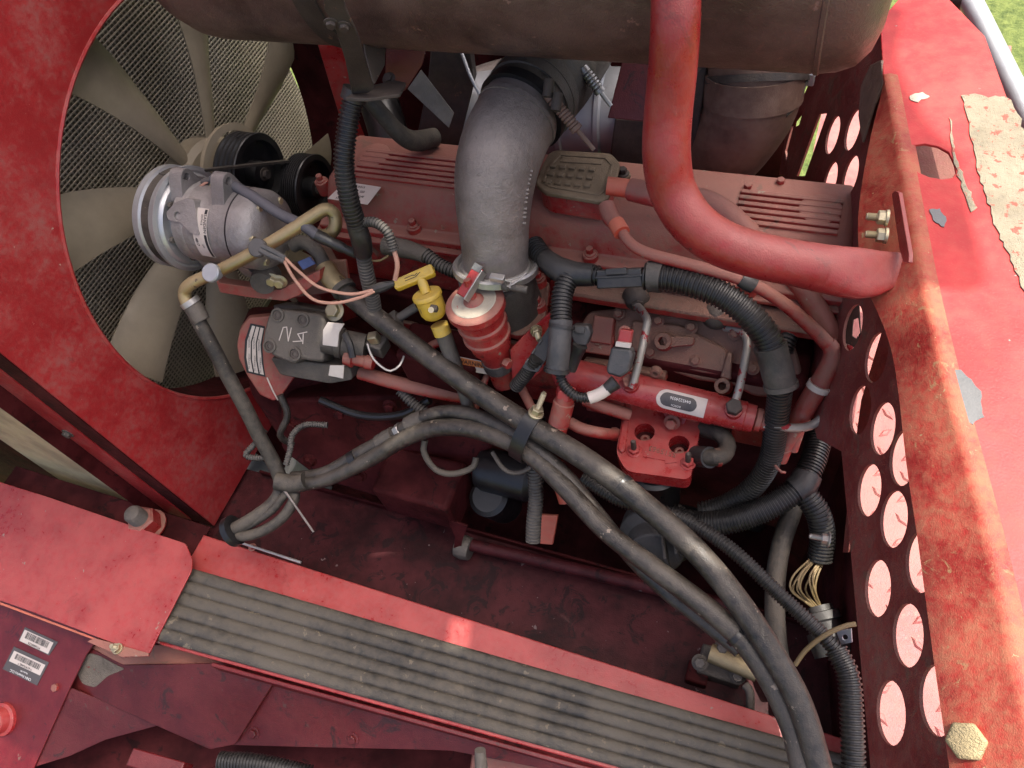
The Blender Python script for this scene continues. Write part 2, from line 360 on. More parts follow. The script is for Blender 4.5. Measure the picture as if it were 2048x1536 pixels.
# ---------------------------------------------------------------- fan shroud: a red panel square to the engine with a round opening
XS = -1.0; FC = (0.011, -0.189); FR = 0.571
PS = Pl((XS, 0, 0), (1, 0, 0), (0, 1, 0))
yf = -.727; ytop = .95
sh = thing('fan_shroud', 'dusty red sheet metal fan shroud panel with a big round opening', 'shroud', (XS, 0, -.82))
outl = [PS.uv(V((XS, y, z))) for y, z in ((yf, -.81), (.72, -.81), (.72, ytop), (yf, ytop))]
cc = PS.uv(V((XS, *FC)))
make('panel', prism(PS, outl, .004, [circ(cc, FR, 96)]), 'red_shroud', sh, bev=.0015)
m = MB()
for k in range(96):                                                     # rolled lip round the opening
    a = 2 * math.pi * k / 96
    for q in range(8):
        b = 2 * math.pi * q / 8; rr = FR + .006 * math.cos(b); m.v.append(V((XS - .004 + .008 * math.sin(b), FC[0] + rr * math.cos(a), FC[1] + rr * math.sin(a))))
m.f = [(k * 8 + q, ((k + 1) % 96) * 8 + q, ((k + 1) % 96) * 8 + (q + 1) % 8, k * 8 + (q + 1) % 8) for k in range(96) for q in range(8)]
make('rolled_lip', m, 'red_shroud', sh)
m = MB()                                                                # throat behind the opening
for k in range(96):
    a = 2 * math.pi * k / 96
    for t in (0, .16): m.v.append(V((XS - .006 - t, FC[0] + (FR + .003) * math.cos(a), FC[1] + (FR + .003) * math.sin(a))))
m.f = [(k * 2, k * 2 + 1, ((k + 1) % 96) * 2 + 1, ((k + 1) % 96) * 2) for k in range(96)]
make('throat', m, 'red_shaded', sh)
# flanges at the near edge: a channel folded away from the panel
make('flange', aabb(XS - .075, XS - .001, yf - .003, yf, -.81, ytop), 'red_shaded', sh, bev=.001)
make('channel_strip', aabb(XS - .165, XS - .075, yf - .006, yf - .002, -.80, ytop), 'red_shroud', sh, bev=.001)
make('channel_lip', aabb(XS - .168, XS - .165, yf - .045, yf - .002, -.80, ytop), 'red_shaded', sh, bev=.001)
PF = Pl((0, yf - .006, 0), (0, -1, 0))
make('bolt', hexbolt(PF.hit(136, 866), (0, -1, 0), .011, .008), 'cast_dark', sh, smooth=30)
make('bolt', hexbolt(PF.hit(-20, 735), (0, -1, 0), .011, .008), 'cast_dark', sh, smooth=30)
# tan foam-faced side seal left of the shroud
sd = thing('radiator_side_seal', 'tan yellowish sheet strip in the gap left of the red shroud channel', 'seal strip', (XS - .25, yf, -.8))
make('sheet', aabb(XS - .60, XS - .171, yf - .010, yf - .006, -.84, .9), 'tan', sd, bev=.001)
tag(make('cooling_box_wall', aabb(-4.0, XS - .168, yf + .02, yf + .03, -2.9, 1.0), 'red_shaded'), 'dark red sheet left of the tan seal strip behind the guard plate', 'panel')
# radiator core and its fine guard grid
rad = thing('radiator', 'radiator core with a fine wire grid seen through the fan opening', 'radiator', (-1.3, 0, -.9))
make('core', aabb(-1.36, -1.30, -.72, .72, -.84, .95), 'core', rad)
make('lower_tank', aabb(-1.36, -1.30, -.35, .72, -1.5, -.842), 'red_shaded', rad)
make('lower_baffle', aabb(-1.03, -1.02, -.46, .72, -1.35, -.812), 'red_shaded', rad)
m = MB(); xg = -1.285
for i in range(100):
    y = -.68 + i * .0138; box((xg, y, .02), .0024, .0040, 1.62, m=m)
o = make('grid_wires', m, 'wire_grid', rad, smooth=0)
m = MB()
for i in range(140):
    z = -.80 + i * .0118; box((xg + .004, 0, z), .0024, 1.40, .0036, m=m)
o2 = make('grid_crosswires', m, 'wire_grid', rad, smooth=0)
o['kind'] = 'stuff'; o2['kind'] = 'stuff'
# fan at rest
fan = thing('cooling_fan', 'large tan plastic cooling fan inside the round shroud opening', 'fan', (-1.09, *FC))
make('hub', lathe([(0, .10), (.004, .15), (.06, .155), (.075, .14), (.085, .07)], (-1.14, *FC), (1, 0, 0), 40), 'fan', fan)
NB = 8
for b in range(NB):
    m = MB(); a0 = 2 * math.pi * b / NB + .16; nr = 9; nc = 7; th = .004
    for side in (0, 1):
        for i in range(nr):
            r = .13 + (FR - .022 - .13) * i / (nr - 1); w = (.36 if i else .40) * (1 - .12 * i / nr); tw = math.radians(34 - 14 * i / nr)
            for j in range(nc):
                t = j / (nc - 1) - .5; a = a0 + t * w + .10 * (i / nr) ** 2
                x = -1.095 + math.sin(tw) * t * w * min(r, .34) * .9 + .018 * (1 - 4 * t * t) + (side * -th)
                m.v.append(V((x, FC[0] + r * math.cos(a), FC[1] + r * math.sin(a))))
    k = nr * nc; q = lambda i, j: i * nc + j
    for i in range(nr - 1):
        for j in range(nc - 1):
            f = (q(i, j), q(i, j + 1), q(i + 1, j + 1), q(i + 1, j)); m.f += [f, tuple(x + k for x in f[::-1])]
    ring = [q(0, j) for j in range(nc)] + [q(i, nc - 1) for i in range(1, nr)] + [q(nr - 1, j) for j in range(nc - 2, -1, -1)] + [q(i, 0) for i in range(nr - 2, 0, -1)]
    for a, c in zip(ring, ring[1:] + ring[:1]): m.f.append((a, a + k, c + k, c))
    make('blade', m, 'fan', fan, smooth=50)
# pulleys in front of the fan
def pulley(x, pu, pv, r, w, name, label, ribs=6, hub=.35):
    c = onX(pu, pv, x); t = thing(name, label, 'pulley', c)
    pr = [(-w / 2, r * .93), (-w / 2 + .003, r)]
    for k in range(ribs):
        a = -w / 2 + .006 + (w - .012) * k / ribs; s = (w - .012) / ribs
        pr += [(a, r), (a + s * .2, r), (a + s * .5, r - .006), (a + s * .8, r), (a + s, r)]
    pr += [(w / 2 - .003, r * 1.02), (w / 2, r * 1.0), (w / 2, r * .84), (w / 2 - .02, r * .80), (w / 2 - .024, r * hub), (w / 2 + .006, r * hub * .9), (w / 2 + .01, r * hub * .4)]
    make('wheel', lathe(pr, c, (1, 0, 0), 48), 'black', t); make('bolt', hexbolt(c + V((w / 2 + .01, 0, 0)), (1, 0, 0), .012, .01), 'dark_steel', t, smooth=30)
    return c
c1 = pulley(-.90, 500, 345, .100, .07, 'fan_drive_pulley', 'black fan drive pulley behind the compressor, with a tan ring', 4)
m = lathe([(0, .100), (.0, .118), (.012, .120), (.014, .101)], (-.955, c1.y, c1.z), (1, 0, 0), 48, cap=False); make('backing_ring', m, 'fan', bpy.data.objects['fan_drive_pulley'])
c2 = pulley(-.80, 615, 375, .088, .055, 'idler_pulley', 'black ribbed idler pulley left of the valve cover end', 7)
# ---------------------------------------------------------------- right side: deck strip, folded lip, perforated plate, lower diamond floor
ZD = .20
fold = [(1766, 150), (1770, 170), (1790, 280), (1815, 420), (1842, 570), (1880, 740), (1922, 900), (1960, 1050), (2005, 1250), (2042, 1430), (2070, 1580), (2085, 1700)]
F3 = [onZ(u, v, ZD) for u, v in fold]
far = onZ(1760, 40, ZD); far2 = onZ(1850, -60, ZD)
Edge = [onZ(1885, -30, ZD), onZ(1900, 0, ZD), onZ(1970, 72, ZD), onZ(2048, 290, ZD)]
ed = (Edge[-1] - Edge[2]).normalized(); Edge += [Edge[-1] + ed * .3, Edge[-1] + ed * .95]
deck = thing('walkway_deck', 'sunlit red painted deck strip with chipped paint along the right side', 'deck', onZ(1950, 700, ZD))
PD = Pl((0, 0, ZD), (0, 0, 1))
outl = [PD.uv(p) for p in [far2, far] + F3 + Edge[::-1]]
hole = [PD.uv(onZ(u, v, ZD)) for u, v in ((1818, 300), (1826, 290), (1850, 287), (1875, 292), (1898, 305), (1908, 325), (1912, 345), (1905, 355), (1885, 358), (1860, 354), (1838, 345), (1824, 330))]
make('plate', prism(PD, outl, .005, [hole]), 'red_deck', deck, bev=.0015)
low = [(1762, 150), (1766, 172), (1742, 270), (1722, 380), (1716, 470), (1728, 560), (1770, 660), (1792, 749), (1813, 930), (1834, 1070), (1858, 1250), (1886, 1450), (1905, 1580), (1920, 1700)]
zl = [.19, .19, .17, .15, .14, .14, .14, .145, .145, .145, .145, .145, .145, .145]
lowp = [onZ(u, v, z) for (u, v), z in zip(low, zl)]
P = catmull(F3, 4); Q = catmull(lowp, 4); P = resample(P, .02); nq = len(P)
L = [0]
Qr = resample(Q, .001); Qs = [Qr[int(i * (len(Qr) - 1) / (nq - 1))] for i in range(nq)]
m = MB(); up3 = V((0, 0, 1))
for k in range(nq):                                                    # rounded fold then the lip sloping down
    a = P[k]; b = Qs[k]; d = (b - a)
    m.v += [a + V((.030, .004, -.0015)), a + V((.012, .002, .003)), a + V((.002, 0, .002)), a + d * .06, a + d * .5, a + d, a + d + V((.004, .001, -.001)), a + d * .5 + V((.008, 0, -.004)), a + V((.02, 0, -.008))]
m.f = [(k * 9 + j, k * 9 + 9 + j, k * 9 + 9 + (j + 1) % 9, k * 9 + (j + 1) % 9) for k in range(nq - 1) for j in range(9)]
make('folded_lip', m, 'red_sand', deck, smooth=60)
# bare metal where the paint is gone
def patch(px, z, mt, parent, name, th=.0012, rnd=.004, jag=0):
    if jag:
        o = []
        for (a, b), (c, d) in zip(px, px[1:] + px[:1]):
            n = max(2, int(math.hypot(c - a, d - b) / jag))
            for i in range(n): o.append((a + (c - a) * i / n + random.uniform(-1, 1) * jag * .35, b + (d - b) * i / n + random.uniform(-1, 1) * jag * .35))
        px = o; rnd = 0
    pl = Pl((0, 0, z), (0, 0, 1)); return make(name, pxpoly(pl, px, th, rnd=rnd), mt, parent)
patch([(1890, 735), (1925, 742), (1945, 760), (1960, 785), (1966, 815), (1968, 835), (1945, 850), (1925, 832), (1908, 800)], ZD + .0016, 'bare', deck, 'bare_metal_patch', jag=9)
patch([(1858, 418), (1880, 416), (1894, 440), (1890, 455), (1868, 440)], ZD + .0016, 'bare', deck, 'bare_metal_patch', jag=6)
patch([(1820, 190), (1845, 185), (1860, 192), (1835, 203), (1822, 200)], ZD + .0016, 'bare_white', deck, 'bare_metal_patch', jag=6)
grip = [(1925, 193), (1950, 190), (2020, 196), (2042, 240), (2110, 480), (2180, 760), (2120, 760), (2040, 560), (1990, 445), (1960, 350), (1945, 280)]
patch(grip, ZD + .0022, 'grip', deck, 'grip_strip', .002, jag=10)
patch([(1900, 235), (1910, 300), (1930, 360), (1955, 415), (1945, 425), (1925, 380), (1905, 310)], ZD + .0018, 'grip', deck, 'grip_strip', .0015, jag=8)
# bolt on the lip at the lower right
pb = onZ(1940, 1478, .165)
make('bolt', hexbolt(pb - V((0, 0, .012)), V((-.25, -.25, .9)), .021, .022, washer=0), 'old_bolt', deck, smooth=30, bev=.002)
# perforated plate leaning under the lip
A_ = onZ(1722, 330, .05); B_ = onZ(1895, 1540, .05); C_ = onZ(1700, 1110, -.15)
PP = pl3(A_, B_, C_)
pp = thing('perforated_panel', 'dark rusty red panel with rows of oval looking round holes', 'panel', C_)
pu = [(1792, 140), (1835, 600), (1845, 800), (1880, 1100), (1935, 1600), (1722, 1600), (1712, 1400), (1702, 1180), (1690, 1100), (1712, 1000), (1735, 850), (1700, 700), (1690, 480), (1652, 440), (1600, 380), (1560, 390), (1600, 220), (1640, 90)]
ph = [(1720, 820), (1738, 980), (1755, 1176), (1781, 1425), (1765, 857), (1787, 1038), (1815, 1270), (1806, 915), (1842, 1122), (1873, 1400), (1752, 715), (1705, 655)]
hs = []
for u, v in ph:
    c = PP.uv(PP.hit(u, v)); hs.append(c)
r_h = .0585
e = [V((0, 0))]
pts = [PP.uv(PP.hit(u, v)) for u, v in pu]
def inside(c, r, poly):
    for i in range(16):
        q = c + V((math.cos(i * .3927), math.sin(i * .3927))) * r; k = False
        for a, b in zip(poly, poly[1:] + poly[:1]):
            if (a[1] > q[1]) != (b[1] > q[1]) and q[0] < (b[0] - a[0]) * (q[1] - a[1]) / (b[1] - a[1]) + a[0]: k = not k
        if not k: return False
    return True
r_h = .0425
ox0, ox1 = -.50, 1.12
pout = [V((ox0, -.36)), V((.30, -.34)), V((.44, -.30)), V((.52, -.20)), V((ox1, -.205)), V((ox1, .085)), V((.50, .085)), V((.2, .10)), V((-.02, .14)), V((ox0, .16))]
far_h = [(1665, 270), (1705, 260), (1660, 362), (1700, 352)]
hloops = [circ(c, r_h, 28) for c in hs if c.y < .03] + [circ(PP.uv(PP.hit(u, v)), .040, 24) for u, v in far_h]
sl1 = [(1572, 230), (1606, 222), (1598, 250), (1586, 256), (1566, 350), (1558, 350), (1583, 252), (1572, 246)]
sl2 = [(1638, 228), (1654, 226), (1610, 352), (1594, 352)]
sl3 = [(1574, 372), (1612, 370), (1618, 388), (1570, 392)]
hloops += [[PP.uv(PP.hit(*p)) for p in s] for s in (sl1, sl2, sl3)]
make('plate', prism(PP, pout, .005, hloops), 'perf', pp, bev=.0008, seg=1)
gp = PP
make('gusset', pxpoly(Pl(PP.at(0, 0, .012), PP.n + V((.0, -.25, .0)), PP.ex), [(1770, 640), (1792, 755), (1735, 860), (1712, 1000), (1696, 1105), (1685, 1105), (1700, 960), (1722, 800)], .004), 'perf', pp, bev=.0008)
bolts(pp, [PP.hit(1682, 1083) + PP.n * .02], 'steel', .009, .01, ax=V((-1, -.1, .1)), stud=.02)
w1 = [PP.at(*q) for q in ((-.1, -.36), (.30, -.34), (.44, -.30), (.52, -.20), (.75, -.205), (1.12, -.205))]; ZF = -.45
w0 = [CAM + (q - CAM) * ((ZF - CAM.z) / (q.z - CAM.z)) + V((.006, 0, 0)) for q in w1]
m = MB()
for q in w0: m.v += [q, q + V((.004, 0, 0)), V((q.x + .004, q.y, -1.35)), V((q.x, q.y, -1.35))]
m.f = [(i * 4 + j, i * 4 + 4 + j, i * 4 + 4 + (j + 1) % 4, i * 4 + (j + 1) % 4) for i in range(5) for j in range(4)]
tag(make('bay_bulkhead', m, 'red_shaded'), 'dark red wall below the perforated panel at the right of the bay', 'wall')
# sunlit diamond tread floor below the deck
ZF = -.45
df = thing('lower_tread_floor', 'pinkish red diamond tread floor seen through the round holes', 'tread plate', (.85, -.4, ZF))
make('sheet', prism(Pl((0, 0, ZF), (0, 0, 1)), [V((q.x + .005, q.y)) for q in w0] + [V((w0[-1].x + .005, -1.3)), V((1.15, -1.3)), V((1.15, max(.30, w0[0].y)))], .006), 'diamond', df)
PFZ = [V((q.x + .02, q.y)) for q in w0]
m = MB()
for i in range(10):
    for j in range(31):
        c = V((.665 + i * .050, -1.28 + j * .050, ZF + .001)); s = 1
        xm = next((a.x + (b_.x - a.x) * (c.y - a.y) / (b_.y - a.y) for a, b_ in zip(PFZ, PFZ[1:]) if min(a.y, b_.y) <= c.y <= max(a.y, b_.y)), .75)
        if c.x < xm: continue
        s = 1 if (i + j) % 2 else -1
        e1 = V((.7071, .7071 * s, 0)); e2 = V((-.7071 * s, .7071, 0))
        t_ = V((0, 0, .003)); m.add([c + e1 * .018, c + e2 * .007, c - e1 * .018, c - e2 * .007, c + e1 * .010 + t_, c + e2 * .0035 + t_, c - e1 * .010 + t_, c - e2 * .0035 + t_], [(0, 1, 5, 4), (1, 2, 6, 5), (2, 3, 7, 6), (3, 0, 4, 7), (4, 5, 6, 7)])
o = make('raised_treads', m, 'diamond', df); o['kind'] = 'stuff'
make('far_sheet', aabb(.44, .93, max(.302, w0[0].y + .002), 1.25, ZF - .006, ZF), 'diamond', df)
make('floor_frame', aabb(1.15, 1.19, -1.3, .30, ZF - .08, ZF + .03), 'red_deck', df, bev=.002)
tag(make('deck_underbox', aabb(.60, .80, -.06, .26, .02, .03), 'perf'), 'dark rusty plate seen through the cutout in the deck', 'plate')
# galvanised handrail outside the deck
hr = thing('handrail', 'galvanised steel handrail tube crossing the top right corner above grass', 'handrail', D(2040, 200, 1.5))
make('tube', tube([D(1880, -120, 1.62), D(1925, -25, 1.62), D(1950, 20, 1.60), D(1985, 90, 1.58), D(2020, 160, 1.55), D(2060, 240, 1.52), D(2150, 420, 1.48)], .0215, 18), 'galv', hr)
make('stub', tube([D(1890, -10, 1.66), D(1915, 2, 1.63), D(1935, 0, 1.61)], .019, 14), 'dark_steel', hr)
# ---------------------------------------------------------------- frame rail, belt, lower sheet metal
ZR = -.70
yb = onZ(500, 1099, ZR).y; ybelt = onZ(500, 1171, ZR).y
fr = thing('frame_rail', 'long faded red frame rail with an inner channel below the engine', 'frame rail', (0, -.85, -.95))
def plank(x0, x1, y0, y1, z0, z1, n, mt, name, rough=.0):
    make(name, aabb(x0, x1, y0, y1, z0, z1), mt, fr, bev=.003)
xl = onZ(395, 1090, ZR).x
fl0, fl1 = onZ(330, 1292, ZR), onZ(1560, 1632, ZR); fl1 = fl0 + (fl1 - fl0) * 1.15
make('top_flange', prism(Pl((0, 0, ZR), (0, 0, 1)), [V((xl, yb)), V((1.0, yb)), V((fl1.x, fl1.y)), V((fl0.x, fl0.y)), V((xl, fl0.y))], .010), 'red_clean', fr, bev=.003)
plank(-1.7, xl - .002, ybelt - .22, yb + .03, ZR - .02, ZR - .012, 1, 'red_shaded', 'rail_extension')
plank(xl, 1.0, yb - .012, yb - .001, -.83, ZR - .011, 1, 'red_shaded', 'web')
plank(-1.02, 1.0, yb, -.525, -.836, -.826, 1, 'red_floor_shaded', 'channel_floor')
plank(-.95, 1.0, -.533, -.525, -.826, -.800, 1, 'red_shaded', 'channel_lip')
fd = fl1 - fl0; make('front_flange', box((fl0 + fl1) / 2 + V((.06, -.007, -.035)), fd.length * .9, .010, .064, fd), 'red_under', fr, bev=.002)
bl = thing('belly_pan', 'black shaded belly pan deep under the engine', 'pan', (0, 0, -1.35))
make('sheet', aabb(-1.02, .66, -1.7, .8, -1.36, -1.35), 'red_shaded', bl)
make('back_sheet', aabb(-.98, .38, .74, .76, -1.35, .9), 'red_shaded', bl)
make('front_sheet', aabb(-3.2, 1.6, -3.4, -.9, -1.10, -1.09), 'red_shaded', bl)  # extended far out of view to block green bounce from the grass
for i, (u, v) in enumerate([(505, 1092), (930, 1055)]): pass
make('bolt', hexbolt(onZ(505, 1095, ZR), (0, 0, 1), .008, .008), 'red', fr, smooth=30)
rod = make('rod', tube([onZ(465, 1080, ZR + .012), onZ(602, 1125, ZR + .006)], .0035, 8), 'steel', fr)
# wide ribbed belt
ZB = -.685
TL, BL, TR, BR = onZ(374, 1134, ZB), onZ(318, 1281, ZB), onZ(1760, 1529, ZB), onZ(1560, 1621, ZB)
TR = TL + (TR - TL) * 1.12; BR = BL + (BR - BL) * 1.25
m = MB(); nl = 90; nw = 73
prof = []
for j in range(nw):
    t = j / (nw - 1); h = .0060 * abs(math.sin(math.pi * t * 6.0)) ** .55 + .0012 * math.sin(t * 9)
    prof.append((t, h))
for i in range(nl + 1):
    s = i / nl; a = TL.lerp(TR, s); b = BL.lerp(BR, s); sag = -.010 * math.sin(math.pi * s)
    for t, h in prof: m.v.append(a.lerp(b, t) + V((0, 0, h + sag + .0008 * math.sin(s * 60 + t * 9))))
    m.v.append(b + V((0, .0, sag - .012))); m.v.append(a + V((0, 0, sag - .012)))
w = nw + 2
m.f = [(i * w + j, i * w + (j + 1) % w, (i + 1) * w + (j + 1) % w, (i + 1) * w + j) for i in range(nl) for j in range(w)]
tag(make('ribbed_belt', m, 'belt', smooth=25), 'wide dusty black ribbed rubber belt lying along the red rail', 'belt')
# left cover plate over the belt
cp = thing('belt_guard_plate', 'faded red guard plate with an angled end over the belt at left', 'guard', onZ(200, 1150, -.66))
PC = Pl((0, -.9, -.655), (0, -.10, 1))
make('plate', pxpoly(PC, [(-260, 880), (0, 964), (90, 992), (230, 1040), (371, 1087), (384, 1118), (383, 1141), (340, 1225), (297, 1309), (240, 1292), (179, 1268), (60, 1222), (0, 1201), (-260, 1110)], .005, rnd=.006), 'red_clean', cp, bev=.0015)
make('plate_edge', pxpoly(Pl((0, -.9, -.662), (0, -.10, 1)), [(-260, 1112), (0, 1204), (179, 1272), (240, 1296), (240, 1299), (179, 1276), (0, 1209), (-260, 1118)], .012), 'orange_red', cp)
PC2 = Pl((0, 0, -.672), (0, 0, 1))
make('foot', pxpoly(PC2, [(174, 1283), (190, 1276), (297, 1306), (297, 1312), (243, 1314)], .005), 'red', cp, bev=.001)
make('bolt', hexbolt(PC2.hit(236, 1298), (0, 0, 1), .012, .012, washer=1.2, stud=.014), 'zinc', cp, smooth=30)
pn = onZ(300, 1052, -.70)
bn = thing('large_nut', 'large red painted nut and threaded stud behind the guard plate', 'nut', pn)
make('washer', lathe([(0, .050), (.005, .050), (.006, .044)], pn, (0, 0, 1), 30), 'red', bn)
make('nut', hexbolt(pn + V((0, 0, .006)), (0, 0, 1), .042, .048, washer=0), 'red', bn, smooth=30)
make('stud', lathe([(0, .026)] + [(x_ * .003, .026 if x_ % 2 else .0235) for x_ in range(1, 13)] + [(.040, .022), (.044, .016)], pn + V((0, 0, .052)), (0, 0, 1), 24), 'cast_dark', bn)
# lower bracket, left sticker panel
PB = Pl((0, -1.12, -.775), (0, -.55, .83))
lb = thing('lower_guard_bracket', 'scraped red angled bracket with muddy corner under the belt', 'bracket', PB.hit(300, 1400))
make('face', pxpoly(PB, [(134, 1372), (150, 1338), (172, 1302), (182, 1297), (246, 1330), (474, 1326), (560, 1345), (470, 1489), (420, 1499), (300, 1446), (200, 1400)], .005, rnd=.008), 'red_dusty_shaded', lb, bev=.0015)
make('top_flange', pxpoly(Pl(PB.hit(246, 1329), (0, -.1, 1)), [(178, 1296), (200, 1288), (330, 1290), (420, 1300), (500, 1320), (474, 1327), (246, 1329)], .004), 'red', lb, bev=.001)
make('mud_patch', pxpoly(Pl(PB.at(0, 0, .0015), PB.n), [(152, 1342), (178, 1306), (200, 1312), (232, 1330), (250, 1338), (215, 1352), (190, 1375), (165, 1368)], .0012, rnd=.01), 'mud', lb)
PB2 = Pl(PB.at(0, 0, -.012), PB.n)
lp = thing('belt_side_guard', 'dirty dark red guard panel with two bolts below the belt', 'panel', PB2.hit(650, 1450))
make('sheet', pxpoly(PB2, [(440, 1330), (600, 1340), (900, 1430), (1300, 1550), (1300, 1580), (905, 1502), (860, 1500), (600, 1494), (455, 1490)], .004), 'red_dusty_shaded', lp, bev=.001)
for u, v in ((508, 1466), (706, 1478)): make('bolt', hexbolt(PB2.hit(u, v), PB2.n, .011, .008), 'red_dusty_shaded', lp, smooth=30)
PL_ = Pl((0, -1.12, -.765), (0, -.42, .9))
sp = thing('sticker_panel', 'red side panel carrying two barcode stickers at the lower left', 'panel', PL_.hit(60, 1400))
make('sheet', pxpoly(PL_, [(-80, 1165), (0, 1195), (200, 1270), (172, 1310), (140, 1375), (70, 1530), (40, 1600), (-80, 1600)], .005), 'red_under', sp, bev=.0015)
make('side_sheet', pxpoly(Pl(PL_.hit(140, 1375) - V((0, 0, .01)), (.35, -.45, .8)), [(140, 1375), (320, 1450), (210, 1480), (140, 1512), (66, 1535)], .004), 'red_dusty_shaded', sp, bev=.001)
hb = PL_.hit(8, 1438)
make('boss', lathe([(0, .045), (.008, .044), (.012, .036), (.030, .030)], hb, PL_.n, 32), 'red_clean', sp)
make('large_bolt', hexbolt(hb + PL_.n * .026, PL_.n + V((-.2, 0, .0)), .026, .03, washer=0, stud=.012), 'steel', sp, smooth=30)
make('bolt', hexbolt(PL_.hit(112, 1375), PL_.n, .011, .008, washer=0), 'red', sp, smooth=30)
def quad_frame(pl, px):
    q = [pl.hit(*p) for p in px]; return q, (q[1] - q[0]).normalized(), (q[0] - q[3]).normalized()
def sticker(pl, px, parent, bars, lines, title=None):
    P1 = Pl(pl.at(0, 0, .0014), pl.n, pl.ex); P2 = Pl(pl.at(0, 0, .0022), pl.n, pl.ex)
    q, rx, up = quad_frame(P1, px); W = (q[1] - q[0]).length; H = (q[3] - q[0]).length
    s = make('sticker', pxpoly(P1, px, .0009), 'sticker_dark', parent, smooth=0)
    inner = lambda a, b: q[0] + (q[1] - q[0]) * a + (q[3] - q[0]) * b + pl.n * .0007
    a0, a1, b0, b1 = bars
    m = MB(); m.add([inner(a0, b0), inner(a1, b0), inner(a1, b1), inner(a0, b1)], [(0, 1, 2, 3)]); make('paper', m, 'sticker', s, smooth=0)
    m = MB(); x = a0 + .10
    while x < a1 - .10:
        wd = random.choice((.008, .014, .02)); m.add([inner(x, b0 + .06) + pl.n * .0005, inner(x + wd, b0 + .06) + pl.n * .0005, inner(x + wd, b0 + (b1 - b0) * .62) + pl.n * .0005, inner(x, b0 + (b1 - b0) * .62) + pl.n * .0005], [(0, 1, 2, 3)]); x += wd + random.choice((.008, .014))
    make('barcode', m, 'ink', s, smooth=0)
    for tx, a, b, sz, mt in lines: text(tx, inner(a, b) + pl.n * .0007, -rx, -up, sz, mt, s, 'lettering', .0004)
sticker(PL_, [(50, 1254), (116, 1284), (98, 1311), (37, 1281)], sp, (.03, .90, .16, .98), [('P71600052X', .46, .86, .009, 'ink')])
sticker(PL_, [(28, 1293), (98, 1325), (74, 1371), (5, 1338)], sp, (.06, .95, .14, .60), [('* 41975445 *', .5, .52, .010, 'ink'), ('CNH America LLC', .5, .90, .0105, 'ink_white'), ('Racine, WI', .55, .74, .006, 'ink_white')])
# red casting with a rod at the bottom
lc = thing('lower_casting', 'red casting with a dull rod tip at the bottom edge', 'casting', D(1050, 1530, 1.75))
make('body', pxpoly(plD(1050, 1530, 1.80, (0, -.4, .9)), [(950, 1455), (1000, 1440), (1150, 1500), (1240, 1545), (1240, 1600), (930, 1600)], .06, rnd=.02), 'red', lc, bev=.006)
make('rod', tube([D(965, 1590, 1.68), D(962, 1530, 1.67), D(960, 1500, 1.665)], [.016, .015, .012], 14), 'cast_dark', lc)
bc = thing('lower_conduit', 'short black corrugated conduit at the bottom edge left of centre', 'conduit', D(500, 1520, 1.8))
make('sleeve', corr([D(440, 1522, 1.80), D(520, 1528, 1.79), D(620, 1550, 1.78)], .022), 'conduit', bc)
rt = thing('lower_red_block', 'small red block under the bracket near the lower left corner', 'block', D(320, 1525, 1.8))
make('block', box(D(320, 1530, 1.85), .14, .04, .05, (1, .1, -.1)), 'red_under', rt, bev=.003)
# inner tie tube and small bracket on the channel floor
tt = thing('tie_tube', 'dark red tie tube lying along the frame channel', 'tube', onZ(1150, 1130, -.79))
make('tube', tube([onZ(935, 1088, -.775), onZ(1150, 1138, -.775), onZ(1500, 1222, -.775)], .017, 16), 'red_floor_shaded', tt)
c = onZ(928, 1095, -.78); make('end_boss', lathe([(0, .03), (.02, .034), (.04, .03)], c - V((.02, 0, 0)), (1, 0, 0), 20), 'cast_dark', tt)
make('bracket', pxpoly(Pl(c + V((0, -.02, 0)), (.3, -.9, .3)), [(895, 1040), (935, 1052), (925, 1080), (918, 1115), (905, 1110), (910, 1075)], .006), 'red_shaded', tt, bev=.001)
# ---------------------------------------------------------------- the diesel engine
eng = thing('diesel_engine', 'big red painted six cylinder diesel engine coated in dust', 'engine', (0, 0, -1.0))
cprof = [(-.118, -.10), (-.137, -.10), (-.137, -.082), (-.110, -.078), (-.106, -.062), (-.092, -.036), (-.060, -.004), (-.048, .0), (.085, .0), (.098, -.006), (.108, -.05), (.115, -.10)]
xs_ = [(-.625, .80, -.035), (-.612, .92, -.012), (-.595, 1.0, 0), (.535, 1.0, 0), (.552, .92, -.012), (.562, .80, -.035)]
m = loft([[V((x, y if z < -.07 else y * s, z if z < -.07 else max(-.079, z + dz))) for y, z in cprof] for x, s, dz in xs_])
vc = make('valve_cover', m, 'red', eng, smooth=40, bev=.003)
for x0, x1 in ((-.545, -.20), (.33, .525)):
    for k in range(6):
        y = -.045 + k * .0165
        make('rib', aabb(x0, x1, y - .0052, y + .0052, -.001, .0065), 'red', vc, bev=.0016)
for u, v in ((748, 312), (1640, 420)):
    c = onZ(u, v, .0); make('round_pad', lathe([(0, .040), (.0035, .040), (.005, .037)], c, (0, 0, 1), 36), 'red', vc)
